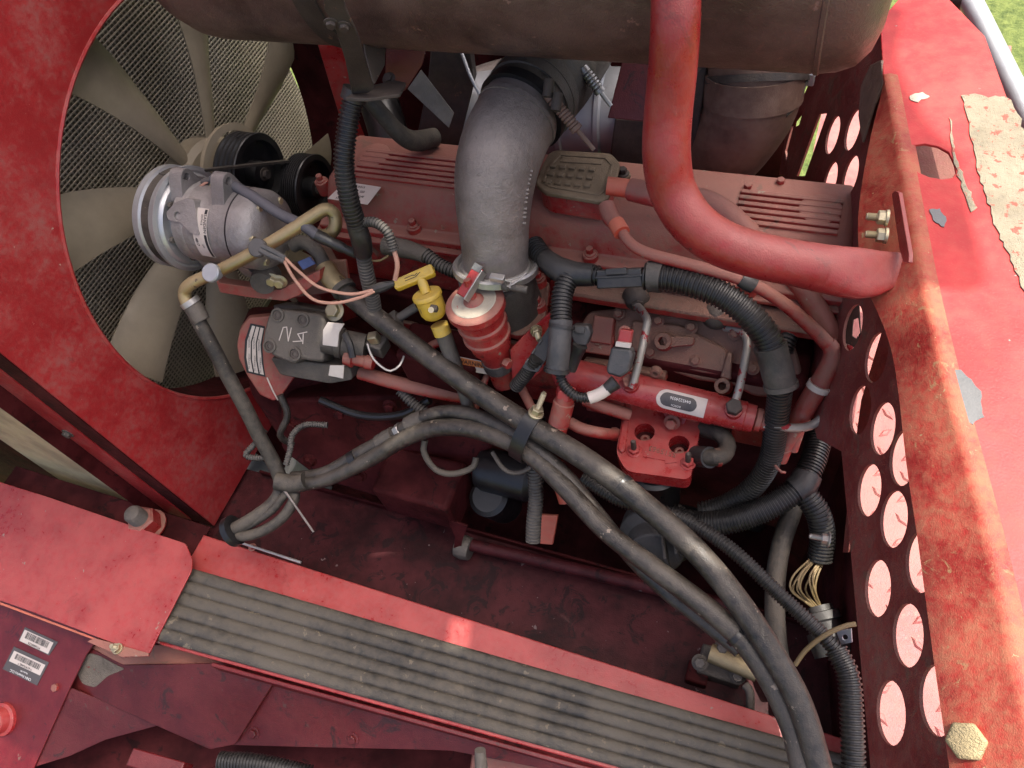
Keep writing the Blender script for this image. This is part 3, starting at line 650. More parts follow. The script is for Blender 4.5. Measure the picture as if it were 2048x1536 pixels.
# cover label on the sloping face
PV = pl3((0, -.060, -.004), (1, -.060, -.004), (0, -.092, -.036))
PV2 = Pl((0, 0, .0012), (0, 0, 1))
lab = make('paper_label', pxpoly(PV2, [(655, 397), (690, 363), (762, 374), (735, 409)], .001), 'sticker', vc)
q = PV2.hit(705, 385)
for k, (s, dv) in enumerate((('11.5 0.015', -11), ('2200 RPM  225', -3), ('DO NOT REMOVE', 6), ('FAMILY LISTING', 14))):
    text(s, PV2.hit(707 - dv * .9, 385 + dv) + V((0, 0, .0006)), (1, 0, 0), (0, 1, 0), .0085, 'ink', lab, 'lettering', .0003)
def boss(u, v, z, r=.0085, br=.017, h=.035, parent=eng, mt='red'):
    c = onZ(u, v, z); make('bolt_boss', lathe([(-h, br * 1.05), (0, br), (.002, br * .9)], c, (0, 0, 1), 22), mt, parent); make('bolt', hexbolt(c + V((0, 0, .002)), (0, 0, 1), r, .013), mt, parent, smooth=30)
for u, v in ((827, 452), (1180, 508), (1500, 562), (642, 362)): boss(u, v, -.068)
for u, v in ((860, 297), (1235, 345), (1495, 382), (1560, 372)): boss(u, v, -.01)
make('cover_flange', aabb(-.64, .575, -.150, .12, -.112, -.1005), 'red', eng, bev=.003)
make('cylinder_head', aabb(-.63, .58, -.135, .16, -.26, -.113), 'red_cast', eng, bev=.004)
for k in range(7):                                                      # ports along the head
    x = -.52 + k * .17; make('head_port', lathe([(0, .036), (.010, .034), (.012, .02)], (x, -.135, -.165), (0, -1, 0), 24), 'red_cast', eng)
make('block', aabb(-.62, .60, -.175, .20, -1.10, -.26), 'red_shaded', eng, bev=.006)
for k in range(6): make('block_panel', aabb(-.56 + k * .19, -.42 + k * .19, -.187, -.176, -.62, -.36), 'red_cast', eng, bev=.006)
make('gear_housing', aabb(-.70, -.622, -.26, .20, -.85, -.20), 'red_cast', eng, bev=.012)
make('oil_pan', aabb(-.55, .52, -.16, .16, -1.22, -1.10), 'black', eng, bev=.02)
# intake manifold cover, sloping to the front
PM = Pl((0, -.14, -.155), (0, -.555, .832))
make('manifold_cover', pxpoly(PM, [(1150, 668), (1178, 622), (1300, 612), (1460, 640), (1590, 690), (1605, 745), (1560, 795), (1508, 792), (1465, 770), (1395, 760), (1328, 738), (1250, 722), (1162, 706)], .030, rnd=.012), 'red_cast', eng, bev=.005)
make('manifold_step', pxpoly(Pl(PM.at(0, 0, .012), PM.n), [(1262, 640), (1360, 650), (1455, 700), (1450, 752), (1400, 745), (1310, 722), (1262, 700)], .012, rnd=.012), 'red_cast', eng, bev=.004)
make('manifold_body', aabb(-.02, .53, -.262, -.13, -.40, -.215), 'red_shaded', eng, bev=.012)
for u, v in ((1318, 642), (1384, 655), (1200, 685), (1303, 705), (1392, 722), (1506, 737), (1240, 628), (1470, 668)):
    c = PM.hit(u, v) + PM.n * .010; make('manifold_bolt', hexbolt(c, PM.n, .0095, .010), 'red_cast', eng, smooth=30)
def eye(c, ax, r=.017, h=.02, parent=eng, mt='red_cast'): return make('eye_boss', lathe([(0, r * 1.15), (h * .8, r), (h, r * .92), (h, r * .5), (h * .3, r * .45)], c, ax, 24), mt, parent)
eye(PM.hit(1330, 684), PM.n, .019, .036); make('web', pxpoly(Pl(PM.at(0, 0, .030), PM.n), [(1322, 672), (1388, 674), (1386, 690), (1330, 695)], .025, rnd=.006), 'red_cast', eng, bev=.003)
c = PM.hit(1446, 772); eye(c - PM.n * .03, PM.n, .017, .058); make('web', pxpoly(Pl(PM.at(0, 0, .02), PM.n), [(1440, 755), (1455, 705), (1464, 705), (1462, 760)], .03), 'red_cast', eng, bev=.003)
make('sensor_base', pxpoly(Pl(PM.at(0, 0, .026), PM.n), [(1188, 630), (1228, 636), (1222, 690), (1180, 684)], .03, rnd=.004), 'red', eng, bev=.004)
make('sensor_flange', pxpoly(Pl(PM.at(0, 0, .018), PM.n), [(1166, 662), (1228, 672), (1220, 712), (1164, 704)], .02, rnd=.005), 'red', eng, bev=.003)
eye(onY(1313, 741, -.30), (0, -1, .3), .011, .012)
make('front_shelf', pxpoly(Pl((0, -.30, -.27), (0, -.9, .42)), [(1165, 722), (1250, 735), (1330, 752), (1330, 770), (1250, 760), (1180, 750), (1165, 745)], .04), 'red_cast', eng, bev=.004)
# dirty upper ledge and plugs behind the harness
make('ledge', aabb(.02, .56, -.190, -.136, -.150, -.125), 'red_cast', eng, bev=.006)
for u, v in ((1272, 596), (1432, 632)): make('injector_port', lathe([(0, .030), (.006, .029), (.02, .018), (.024, .010)], onY(u, v, -.17), (0, -.9, .4), 24), 'dark_steel', eng)
# elbow inlet and mount under the cast pipe
c = D(992, 560, 1.60)
make('inlet_neck', lathe([(-.10, .080), (0, .078), (.03, .074)], c, (0, -.12, 1), 36), 'cast_dark', eng)
make('inlet_flange', pxpoly(Pl((0, 0, -.135), (0, 0, 1)), [(900, 590), (1000, 560), (1100, 560), (1090, 640), (1040, 672), (930, 640)], .02, rnd=.015), 'red_cast', eng, bev=.004)
boss(1075, 606, -.118); boss(1076, 556, -.115)
# bracket plate right of the oil filler
make('side_bracket', pxpoly(plD(1060, 660, 1.60, (.35, -.85, .4)), [(1020, 700), (1058, 662), (1105, 622), (1108, 650), (1085, 740), (1040, 780), (1025, 760)], .006, rnd=.004), 'red_clean', eng, bev=.0015)
c = D(1072, 660, 1.595); make('bolt', hexbolt(c, (.5, -.8, .25), .011, .012, washer=1.2, stud=.022), 'zinc', eng, smooth=30)
# lower left red covers, pipes
make('timing_cover', pxpoly(plD(620, 700, 2.02, (.5, -.75, .45)), [(480, 640), (600, 640), (720, 660), (840, 740), (850, 800), (700, 900), (560, 880), (500, 790)], .10, rnd=.03), 'red_shaded', eng, bev=.01)
make('lower_cover', pxpoly(plD(800, 850, 2.0, (.2, -.9, .4)), [(560, 800), (900, 790), (1000, 850), (960, 960), (800, 1010), (640, 960), (560, 900)], .12, rnd=.03), 'red_shaded', eng, bev=.01)
make('starter_block', box(D(850, 975, 2.05), .22, .14, .14), 'red_shaded', eng, bev=.012)
make('lube_pipe', tube([D(720, 745, 1.86), D(790, 765, 1.84), D(880, 785, 1.82), D(980, 800, 1.80)], .017, 14), 'red', eng)
make('lube_pipe', tube([D(850, 700, 1.72), D(880, 685, 1.71), D(905, 700, 1.71)], .010, 12), 'red', eng)
make('vent_pipe', tube([D(1042, 775, 1.68), D(1055, 800, 1.67), D(1078, 845, 1.66)], .010, 12), 'red', eng)
make('vent_pipe', tube([D(975, 750, 1.72), D(962, 780, 1.72), D(950, 820, 1.74)], .008, 12), 'red', eng)
make('mid_block', box(D(900, 730, 1.80), .20, .10, .16), 'red_shaded', eng, bev=.01)
make('lower_pipe', tube([D(1170, 800, 1.66), D(1210, 815, 1.64), D(1260, 830, 1.64)], .014, 12), 'red', eng)
c = D(1265, 690, 1.66)
for u, v, d in ((585, 850, 2.02), (680, 825, 2.0), (780, 812, 1.98), (880, 818, 1.95), (620, 920, 2.0), (720, 950, 1.98)): make('cover_bolt', hexbolt(D(u, v, d - .045), (.2, -.9, .4), .013, .012), 'red_shaded', eng, smooth=30)
make('starter_motor', lathe([(0, .05), (.02, .058), (.14, .058), (.15, .05), (.17, .03)], D(960, 935, 2.02), (1, 0, 0), 30), 'black', eng)
make('oil_filter', lathe([(0, .045), (.01, .052), (.16, .052), (.17, .04)], D(1010, 1010, 2.15), (0, -.3, .95), 30), 'black', eng)
make('oil_line', tube([D(560, 790, 1.93), D(575, 830, 1.95), D(560, 870, 1.97), D(585, 890, 2.0)], .009, 10), 'rubber', eng)
make('oil_line', tube([D(640, 800, 1.95), D(720, 830, 1.94), D(800, 830, 1.9), D(860, 800, 1.86)], .010, 10), 'black', eng)
# warning label
PW = plD(910, 730, 1.70, (.1, -.85, .5))
wl_ = make('warning_label', pxpoly(PW, [(882, 706), (990, 728), (990, 752), (884, 732)], .0012), 'sticker', eng)
P2_ = Pl(PW.at(0, 0, .0016), PW.n); make('warning_band', pxpoly(P2_, [(883, 708), (988, 729), (988, 741), (884, 721)], .0008), 'ink_orange', wl_)
text('WARNING', P2_.hit(945, 727) + P2_.n * .001, P2_.hit(985, 735) - P2_.hit(900, 717), P2_.ey, .014, 'ink', wl_)
# ---------------------------------------------------------------- fuel rail
fa, fb = onY(1120, 742, -.335), onY(1508, 838, -.335); fx = (fb - fa).normalized()
frl = thing('fuel_rail', 'red fuel rail tube with a cream and black label', 'fuel rail', fa)
Lr = (fb - fa).length; R_ = .0335
make('tube', lathe([(-.01, .022), (0, R_ * .96), (.006, R_), (Lr * .80, R_), (Lr * .80 + .004, R_ * .93), (Lr - .02, R_ * .93), (Lr - .018, R_ * .86), (Lr, R_ * .84)], fa, fx, 32), 'red_clean', frl)
make('end_fitting', lathe([(0, .018), (.004, .024), (.014, .024), (.016, .019), (.05, .018)], fb, fx, 20), 'red', frl)
make('end_nut', hexbolt(fb + fx * .02, fx, .020, .026, washer=0), 'steel_pipe', frl, smooth=30)
nrm = (CAM - (fa + fb) / 2); nrm = (nrm - fx * nrm.dot(fx)).normalized(); tng = nrm.cross(fx)
def on_rail(t, ang, dr=0.0): return fa + fx * t + (nrm * math.cos(ang) + tng * math.sin(ang)) * (R_ + dr)
tl = (onY(1366, 800, -.335) - fa).dot(fx)
def curved_label(t0, t1, half, round_l, round_r, dr, a_off=0.0, n=26, rows=11):
    m = MB(); 
    for i in range(n + 1):
        s = i / n; t = t0 + (t1 - t0) * s; w = 1.0; e = half * R_
        if round_l and t - t0 < e: w = math.sqrt(max(0.02, 1 - ((e - (t - t0)) / e) ** 2))
        if round_r and t1 - t < e: w = math.sqrt(max(0.02, 1 - ((e - (t1 - t)) / e) ** 2))
        for j in range(rows + 1): m.v.append(on_rail(t, a_off + half * w * (2 * j / rows - 1), dr))
    m.f = [(i * (rows + 1) + j, (i + 1) * (rows + 1) + j, (i + 1) * (rows + 1) + j + 1, i * (rows + 1) + j + 1) for i in range(n) for j in range(rows)]
    return m
make('cream_label', curved_label(tl - .052, tl + .048, .62, True, False, .0006, -.12), 'sticker', frl)
make('black_label', curved_label(tl - .044, tl + .030, .42, True, True, .0012, -.10), 'sticker_dark', frl)
text('0445224036', V(), (1, 0, 0), (0, 1, 0), .0085, 'ink_white', frl, 'lettering', .0003, wrap=lambda a, b, c: on_rail(tl - .004 - a, .05 + (-b / R_), .0018 + c))
text('BOSCH', V(), (1, 0, 0), (0, 1, 0), .006, 'ink_white', frl, 'lettering', .0003, wrap=lambda a, b, c: on_rail(tl - .010 - a, -.36 + (-b / R_), .0018 + c))
rb_ = onY(1346, 838, -.345)
make('mount_lug', pxpoly(Pl(rb_ - V((0, -.01, 0)), (0, -.75, .66)), [(1320, 812), (1385, 820), (1368, 850), (1352, 862), (1338, 858), (1332, 840)], .018, rnd=.006), 'red_clean', frl, bev=.004)
make('lug_bolt', hexbolt(rb_ + V((0, -.008, .0)), (0, -.8, .6), .012, .014), 'red', frl, smooth=30)
for u, v in ((1263, 772), (1466, 822)):
    t = (onY(u, v, -.335) - fa).dot(fx); p = on_rail(t, .25); ax = (p - (fa + fx * t)).normalized()
    make('outlet_boss', lathe([(-.01, .019), (.006, .017)], p, V((0, -.3, .95)), 20), 'red_clean', frl); make('union_nut', hexbolt(p + V((0, 0, .005)), V((0, -.2, .98)), .0165, .016, washer=0), 'red' if u < 1300 else 'dark_steel', frl, smooth=30)
# ---------------------------------------------------------------- fuel filter head and can
ZH = -.305; PH = Pl((0, 0, ZH), (0, 0, 1))
fh = thing('fuel_filter', 'red cast fuel filter head with two round wells over a black canister', 'fuel filter', onZ(1310, 930, -.6))
wells = [(1289, 864), (1358, 889)]
outp = [PH.uv(PH.hit(*p)) for p in ((1256, 770), (1232, 905), (1252, 942), (1380, 960), (1402, 850), (1412, 800))]
make('head', prism(PH, rounded(outp, .016), .042, [circ(PH.uv(PH.hit(u, v)), .0215, 28) for u, v in wells]), 'red_clean', fh, bev=.004)
make('side_rib', pxpoly(Pl((0, 0, ZH + .008), (0, 0, 1)), [(1258, 770), (1235, 895), (1243, 905), (1250, 900), (1268, 775)], .01), 'red_clean', fh, bev=.003)
for u, v in wells:
    c = PH.hit(u, v); make('well_floor', lathe([(0, .0212), (.001, .0210)], c - V((0, 0, .036)), (0, 0, 1), 24), 'red_shaded', fh)
    make('well_ring', lathe([(0, .013), (.010, .012), (.014, .009), (.014, .0045), (.006, .004)], c - V((-.002, .004, .035)), (0, 0, 1), 20), 'red', fh)
for u, v in ((1268, 902), (1376, 927)):
    c = PH.hit(u, v); make('stud_bolt', hexbolt(c, (0, 0, 1), .0125, .010, washer=1.3), 'red_clean', fh, smooth=30); make('stud', lathe([(0, .0058), (.030, .0058), (.033, .004)], c + V((0, 0, .010)), (0, 0, 1), 14), 'dark_steel', fh)
text('5515963', PH.hit(1325, 903) + V((0, 0, .0008)), PH.hit(1290, 892) - PH.hit(1350, 908), V((0, -1, 0)), .017, 'red_cast', fh, 'raised_number', .0016)
arrow = [(1286, 906), (1332, 914), (1332, 908), (1354, 924), (1330, 927), (1330, 921), (1286, 913)]
make('raised_arrow', pxpoly(Pl((0, 0, ZH + .0022), (0, 0, 1)), arrow, .004), 'red_clean', fh, bev=.0006)
c = PH.hit(1308, 905); make('canister', lathe([(-.22, .05), (-.21, .056), (-.075, .057), (-.070, .060), (-.060, .060), (-.055, .050), (-.042, .050)], c, (0, 0, 1), 40), 'black', fh)
for u, v in ((1228, 868),): make('side_union', lathe([(0, .014), (.008, .016), (.016, .014)], onZ(1236, 870, ZH - .02), (-1, 0, 0), 16), 'red', fh)
tag(make('fuel_feed_pipe', tube([onZ(1236, 870, ZH - .02), D(1200, 866, 1.60), D(1165, 858, 1.60), D(1140, 845, 1.61)], .0125, 14), 'red'), 'red fuel pipe bending into the left side of the filter head', 'pipe')
bo = thing('banjo_fitting', 'thick red cylindrical fitting standing left of the filter head', 'fitting', D(1120, 860, 1.62))
make('body', lathe([(0, .016), (.004, .021), (.024, .021), (.026, .018), (.028, .022), (.078, .022), (.080, .019), (.096, .019)], D(1112, 868, 1.60), D(1133, 785, 1.55) - D(1112, 868, 1.60), 24), 'red', bo)
make('cap_nut', hexbolt(D(1131, 793, 1.555), D(1133, 785, 1.55) - D(1112, 868, 1.60), .022, .018, washer=0), 'red_clean', bo, smooth=30)
make('bottom_ball', lathe([(-.02, .010), (-.012, .018), (0, .021), (.010, .018)], D(1112, 872, 1.605), D(1133, 785, 1.55) - D(1112, 868, 1.60), 20), 'red', bo)
fp = thing('fuel_outlet_hose', 'dull ribbed hose elbow with clamp right of the filter head', 'hose', onZ(1420, 915, ZH - .02))
hp = [onZ(1392, 912, ZH - .015), D(1420, 915, 1.56), D(1445, 912, 1.56), D(1455, 890, 1.58), D(1440, 868, 1.60), D(1405, 858, 1.64)]
make('hose', tube(hp, .0175, 16), 'rubber_dusty', fp); make('clamp', tube(hp[:2], .022, 18), 'plastic', fp)
make('crimp', tube([D(1432, 915, 1.56), D(1440, 914, 1.56)], .0195, 16), 'red_cast', fp)
# ---------------------------------------------------------------- cast elbow with clamps and rubber sleeve
el = thing('cast_elbow_pipe', 'grey cast metal elbow pipe rising from the engine under the muffler', 'pipe', D(990, 540, 1.56))
EP = [D(992, 555, 1.585), D(990, 500, 1.55), D(987, 430, 1.515), D(990, 360, 1.49), D(1003, 300, 1.48), D(1028, 245, 1.485), D(1060, 200, 1.51), D(1095, 160, 1.56), D(1125, 125, 1.63), D(1150, 90, 1.72), D(1165, 60, 1.82)]
EC = resample(catmull(EP, 12), .004); Ltot = len(EC) - 1
def bandp(f0, f1, r, n=44): 
    i0, i1 = int(f0 * Ltot), max(int(f0 * Ltot) + 1, int(f1 * Ltot)); return sweep(MB(), EC[i0:i1 + 1], [r] * (i1 + 1 - i0), n)
def bandr(f0, f1, rs, n=44):
    i0, i1 = int(f0 * Ltot), int(f1 * Ltot); k = i1 - i0; R = []
    for i in range(k + 1):
        t = i / k * (len(rs) - 1); j = min(int(t), len(rs) - 2); R.append(rs[j] + (rs[j + 1] - rs[j]) * (t - j))
    return sweep(MB(), EC[i0:i1 + 1], R, n)
f6 = min(range(len(EC)), key=lambda i: (EC[i] - (EP[5] * .45 + EP[6] * .55)).length) / Ltot
make('elbow', bandr(0, f6 + .02, [.066, .067, .070, .075, .080, .082, .081, .079]), 'cast_pipe', el)
make('bead', bandp(f6 - .035, f6 - .028, .0835), 'cast_pipe', el)
make('weld_seam', tube([D(1030, 212, 1.425), D(1033, 226, 1.42)], .0035, 8), 'cast_pipe', el)
make('sleeve', bandr(f6 + .006, 1.0, [.086, .090, .088, .090, .092]), 'rubber_dusty', el)
for a_, b_, r, mt_ in ((f6 - .012, f6 + .008, .0895, 'black'), (f6 + .022, f6 + .075, .0905, 'cast_dark'), (f6 + .045, f6 + .052, .0918, 'cast_dark')): make('clamp_band', bandp(a_, b_, r), mt_, el)
def tbolt(p, q, parent, mt='cast_dark'):
    d = (q - p); Ln = d.length; pr = [(0, .010), (.012, .011), (.014, .008)]; t = .014
    while t < Ln * .55: pr += [(t + .002, .0115), (t + .005, .0115), (t + .007, .0085)]; t += .007
    pr += [(Ln * .58, .012), (Ln * .64, .012), (Ln * .65, .0045), (Ln, .0045)]
    make('spring_bolt', lathe(pr, p, d, 16), mt, parent)
for (u, v), (u2, v2), d1, d2 in (((1095, 188), (1188, 300), 1.42, 1.44), ((1165, 135), (1222, 212), 1.50, 1.52)):
    tbolt(D(u, v, d1), D(u2, v2, d2), el, 'rust_pipe' if u < 1150 else 'steel')
for u, v, d in ((1098, 186, 1.415), (1115, 213, 1.415)): make('trunnion', cyl(D(u, v, d) - V((.0, .012, .0)), D(u, v, d) + V((.0, .012, .02)), .0095, n=16), 'dark_steel', el)
make('clamp_tab', pxpoly(plD(1085, 175, 1.42, (.2, -.6, .75)), [(1060, 155), (1080, 158), (1108, 172), (1106, 186), (1088, 180), (1060, 166)], .003, rnd=.002), 'cast_dark', el, bev=.0005)
for i in range(12):                                                      # raised casting marks on the elbow
    k_ = int((.16 + i * .011) * Ltot); T = (EC[k_ + 1] - EC[k_ - 1]).normalized(); tc = CAM - EC[k_]; tc = (tc - T * tc.dot(T)).normalized(); sd2 = T.cross(tc)
    if sd2.dot(right) < 0: sd2 = -sd2
    rr_ = .0735 + .007 * (i / 12); make('casting_mark', box(EC[k_] + (tc * math.cos(.92) + sd2 * math.sin(.92)) * rr_, .0045, .008, .004, T, sd2), 'cast_pipe', el, bev=.001)
lowr = thing('elbow_base_clamp', 'bright steel ring clamp around the foot of the grey elbow', 'clamp', D(990, 535, 1.57))
def ring_at(f, rs, parent, name, mt): 
    i = int(f * Ltot); ax = (EC[i + 1] - EC[i]).normalized(); return make(name, lathe([(t, r) for t, r in rs], EC[i], ax, 56, cap=False), mt, parent)
ring_at(.028, [(0, .068), (-.004, .084), (-.002, .0875), (.010, .0875), (.014, .084), (.012, .078), (.006, .074), (.010, .071), (.010, .066)], lowr, 'band', 'steel')
c = D(1000, 565, 1.47); make('screw_housing', box(D(995, 556, 1.475), .03, .014, .012), 'steel', lowr, bev=.002)
make('tail', tube([D(1010, 560, 1.47), D(1022, 563, 1.47), D(1020, 575, 1.47), D(1012, 575, 1.47), D(1035, 562, 1.48), D(1052, 545, 1.49)], .0022, 6), 'steel', lowr)
make('hose_stub', lathe([(0, .010), (.012, .012), (.016, .008), (.05, .0075)], D(1005, 570, 1.50), D(1065, 582, 1.49) - D(1005, 570, 1.50), 14), 'cast_dark', lowr)
# ---------------------------------------------------------------- breather box on the valve cover
ZBx = .062; PBx = Pl((0, 0, ZBx), (0, .03, 1)); br = thing('crankcase_breather', 'dusty brown breather lid with small square bumps on a red box', 'breather', onZ(1150, 380, 0))
lid = [(1112, 299), (1222, 306), (1241, 326), (1234, 352), (1218, 392), (1204, 403), (1090, 384), (1070, 366), (1084, 330), (1098, 305)]
make('lid', pxpoly(PBx, lid, .012, rnd=.010), 'breather', br, bev=.003)
PB3 = Pl(PBx.at(0, 0, .0025), PBx.n)
rim = [(1118, 306), (1214, 312), (1228, 328), (1210, 382), (1198, 390), (1098, 373), (1084, 362), (1096, 332)]
inn = [(1121, 310), (1210, 316), (1222, 330), (1205, 378), (1196, 385), (1102, 369), (1090, 361), (1101, 332)]
make('lid_rim', pxpoly(PB3, rim, .004, holes=[inn]), 'breather', br, bev=.0008)
for r_ in range(3):
    for k in range(5):
        u = 1106 + k * 19.5 - r_ * 4.5; v = 332 + k * 1.8 + r_ * 16; p = PB3.hit(u, v)
        make('bump', box(p, .0125, .010, .006), 'breather', br, bev=.0012)
make('lid_panel', pxpoly(PB3, [(1124, 312), (1205, 318), (1203, 328), (1120, 323)], .003), 'breather', br, bev=.001)
make('box', pxpoly(Pl((0, 0, ZBx - .0125), (0, .03, 1)), [(1110, 310), (1220, 316), (1232, 335), (1214, 396), (1200, 404), (1096, 388), (1078, 372), (1090, 335)], .052, rnd=.010), 'red', br, bev=.003)
make('ear', pxpoly(Pl((0, 0, .03), (0, 0, 1)), [(1228, 338), (1240, 333), (1258, 340), (1262, 350), (1250, 358), (1228, 360)], .008, rnd=.005), 'breather', br, bev=.001)
make('bolt', hexbolt(onZ(1246, 348, .031), (0, 0, 1), .0085, .012), 'dark_steel', br, smooth=30)
make('side_spout', tube([D(1214, 372, 1.535), D(1250, 376, 1.53), D(1270, 380, 1.53)], .0185, 16), 'orange_red', br)
make('drain_spout', tube([D(1212, 410, 1.53), D(1220, 432, 1.52), D(1236, 452, 1.50)], [.017, .018, .014], 16), 'red', br)
tag(make('crossover_hose', tube([D(1262, 379, 1.53), D(1320, 392, 1.50), D(1400, 400, 1.48), D(1450, 425, 1.47), D(1500, 470, 1.47)], .023, 16), 'red'), 'red hose from the breather box behind the bent guard tube', 'hose')
# ---------------------------------------------------------------- oil filler
cap = onZ(948, 603, .0); bot = onY(1042, 838, -.36); ax = (bot - cap).normalized()
of = thing('oil_filler', 'red oil filler neck with a worn cap and T handle', 'oil filler', bot)
make('neck', lathe([(.022, .050), (.03, .049), (.052, .0485), (.056, .052), (.062, .0525), (.066, .049), (.090, .0475), (.094, .051), (.100, .051), (.104, .047), (.135, .043), (.150, .034), (.185, .031), (.190, .030), (.26, .030)], cap, ax, 36), 'red', of)
make('cap', lathe([(-.002, .020), (-.001, .052), (.001, .058), (.004, .0605), (.018, .0605), (.021, .058), (.024, .050)], cap, ax, 40), 'red', of)
make('worn_top', lathe([(-.0035, .018), (-.0035, .044), (-.002, .046)], cap, ax, 40), 'bare_white', of)
make('boss', lathe([(-.012, .010), (-.010, .015), (-.006, .019), (-.0035, .021)], cap, ax, 24), 'red', of)
hh = cap - ax * .045 + (D(938, 560, 1.5) - D(950, 590, 1.5)) * .3
make('handle_stem', cyl(cap - ax * .008, cap - ax * .050 + V((-.004, .01, 0)), .009, .0075), 'red', of)
h0, h1 = D(922, 592, 1.50), D(958, 535, 1.50)
make('handle_bar', box((h0 + h1) / 2, (h1 - h0).length, .022, .009, h1 - h0, V((.9, .2, .2))), 'red_clean', of, bev=.002)
make('handle_lip', box((h0 + h1) / 2 + V((.012, -.006, -.004)), (h1 - h0).length, .003, .020, h1 - h0, V((.9, .2, .2))), 'steel', of, bev=.001)
make('handle_tip', box(h1 * .93 + h0 * .07 + V((0, 0, .0052)), .014, .021, .002, h1 - h0, V((.9, .2, .2))), 'bare', of)
make('clamp_strap', lathe([(.178, .0305), (.178, .0345), (.205, .0345), (.205, .0305)], cap, ax, 36, cap=False), 'cast_dark', of)
p = cap + ax * .16 + V((.045, -.02, .0)); make('set_screw', hexbolt(p - V((.012, 0, 0)), (.9, -.4, .1), .011, .014, washer=0), 'red', of, smooth=30)
# ---------------------------------------------------------------- dipstick
dc = D(852, 585, 1.60); db = D(878, 648, 1.64); dax = (db - dc).normalized()
ds = thing('oil_dipstick', 'yellow oil dipstick handle on a black tube left of the filler', 'dipstick', D(930, 790, 1.72))
g0, g1 = D(783, 566, 1.60), D(868, 540, 1.60); gd = (g1 - g0).normalized()
PG = Pl((g0 + g1) / 2, V((.0, -.35, .94)), gd)
make('handle', prism(PG, rounded([PG.uv(g0 + PG.ey * .011), PG.uv(g1 + PG.ey * .013), PG.uv(g1 - PG.ey * .012), PG.uv(g0 - PG.ey * .012)], .006), .018), 'yellow', ds, bev=.003)
make('handle_recess', prism(PG, rounded([PG.uv(g0 + gd * .008 + PG.ey * .006), PG.uv(g1 - gd * .008 + PG.ey * .007), PG.uv(g1 - gd * .008 - PG.ey * .007), PG.uv(g0 + gd * .008 - PG.ey * .006)], .004), .001, h0=.0012), 'yellow', ds, bev=.0004)
ci = PG.uv((g0 + g1) / 2)                                                  # oil can symbol
for k, l in enumerate(([(-.018, -.003), (.006, -.003), (.018, .003), (.019, .002), (.007, -.0045), (-.018, -.0045)], [(-.018, .003), (.000, .003), (.006, .001), (.012, .004), (.012, .0025), (.006, -.001), (.000, .0015), (-.018, .0015)])):
    make('oil_symbol', prism(PG, [ci + V(q) for q in l], .0005, h0=.0019), 'ink', ds, smooth=0)
make('stem', cyl(D(842, 558, 1.605), dc + dax * .004, .010, .011), 'yellow', ds)
make('collar', lathe([(0, .014), (.001, .030), (.004, .032), (.010, .032), (.013, .029), (.045, .0285), (.055, .024), (.06, .018)], dc, dax, 32), 'yellow', ds)
make('latch', box(D(868, 617, 1.575), .016, .012, .014), 'cast_dark', ds, bev=.003)
make('latch_pin', cyl(D(862, 620, 1.57), D(862, 620, 1.555), .006), 'zinc', ds)
make('lower_sleeve', tube([db, D(886, 668, 1.65)], .019, 14), 'yellow', ds)
make('tube', tube([D(884, 660, 1.65), D(900, 705, 1.67), D(925, 775, 1.70), D(940, 830, 1.74)], [.018, .017, .014, .013], 14), 'cast_dark', ds)
# ---------------------------------------------------------------- muffler above the engine
T0 = D(1000, 111, 1.34); rd = (T0 - CAM).normalized(); X1 = V((1, 0, 0)); nn = X1.cross(rd).normalized()
if nn.dot(down) > 0: nn = -nn
RM = .205; MC = T0 + nn * RM
xL = onY(395, 60, T0.y).x + .03; xR = onY(1745, 110, T0.y).x
mu = thing('muffler', 'large rusty brown cylindrical muffler across the top of the picture', 'muffler', MC)
x0 = xL - .06; x1 = xR + .01
pr = [(0, .10), (.004, RM - .075), (.018, RM - .040), (.042, RM - .016), (.075, RM - .003), (.10, RM)]
Lm = x1 - x0; pr += [(Lm - .085, RM), (Lm - .055, RM - .004), (Lm - .030, RM - .014), (Lm - .012, RM - .036), (Lm - .003, RM - .065), (Lm, .10)]
make('shell', lathe(pr, (x0, MC.y, MC.z), (1, 0, 0), 72), 'rust', mu, smooth=50)
make('end_seam', lathe([(Lm - .088, RM - .001), (Lm - .086, RM + .002), (Lm - .080, RM + .002), (Lm - .078, RM - .001)], (x0, MC.y, MC.z), (1, 0, 0), 72, cap=False), 'rust', mu)
xb = onY(690, 60, T0.y - .02).x
make('saddle_band', lathe([(0, RM), (.001, RM + .004), (.045, RM + .004), (.046, RM)], (xb - .03, MC.y, MC.z), (1, 0, 0), 72, cap=False), 'dark_steel', mu)
# strap bracket hanging from the muffler at left
mb = thing('muffler_bracket', 'dark scraped steel strap bracket under the left end of the muffler', 'bracket', D(730, 190, 1.35))
PK = pl3(D(650, 10, 1.16), D(690, 10, 1.16), D(735, 180, 1.36))
make('strap', pxpoly(PK, [(640, -60), (672, -60), (692, 20), (716, 70), (728, 110), (748, 178), (738, 186), (704, 190), (690, 120), (668, 50), (648, 20)], .006, rnd=.006), 'dark_steel', mb, bev=.0015)
for u, v in ((662, 46), (688, 52)): make('bolt', hexbolt(PK.hit(u, v), PK.n, .008, .006), 'dark_steel', mb, smooth=30)
PK2 = pl3(D(700, 190, 1.37), D(790, 192, 1.37), D(760, 160, 1.45))
make('foot', pxpoly(PK2, [(690, 195), (712, 182), (745, 170), (790, 160), (812, 165), (800, 188), (735, 197)], .006, rnd=.003), 'dark_steel', mb, bev=.001)
make('gusset', pxpoly(pl3(D(735, 100, 1.38), D(772, 100, 1.42), D(748, 178, 1.38)), [(728, 78), (772, 98), (770, 130), (750, 168), (745, 160), (732, 110)], .005), 'dark_steel', mb, bev=.001)
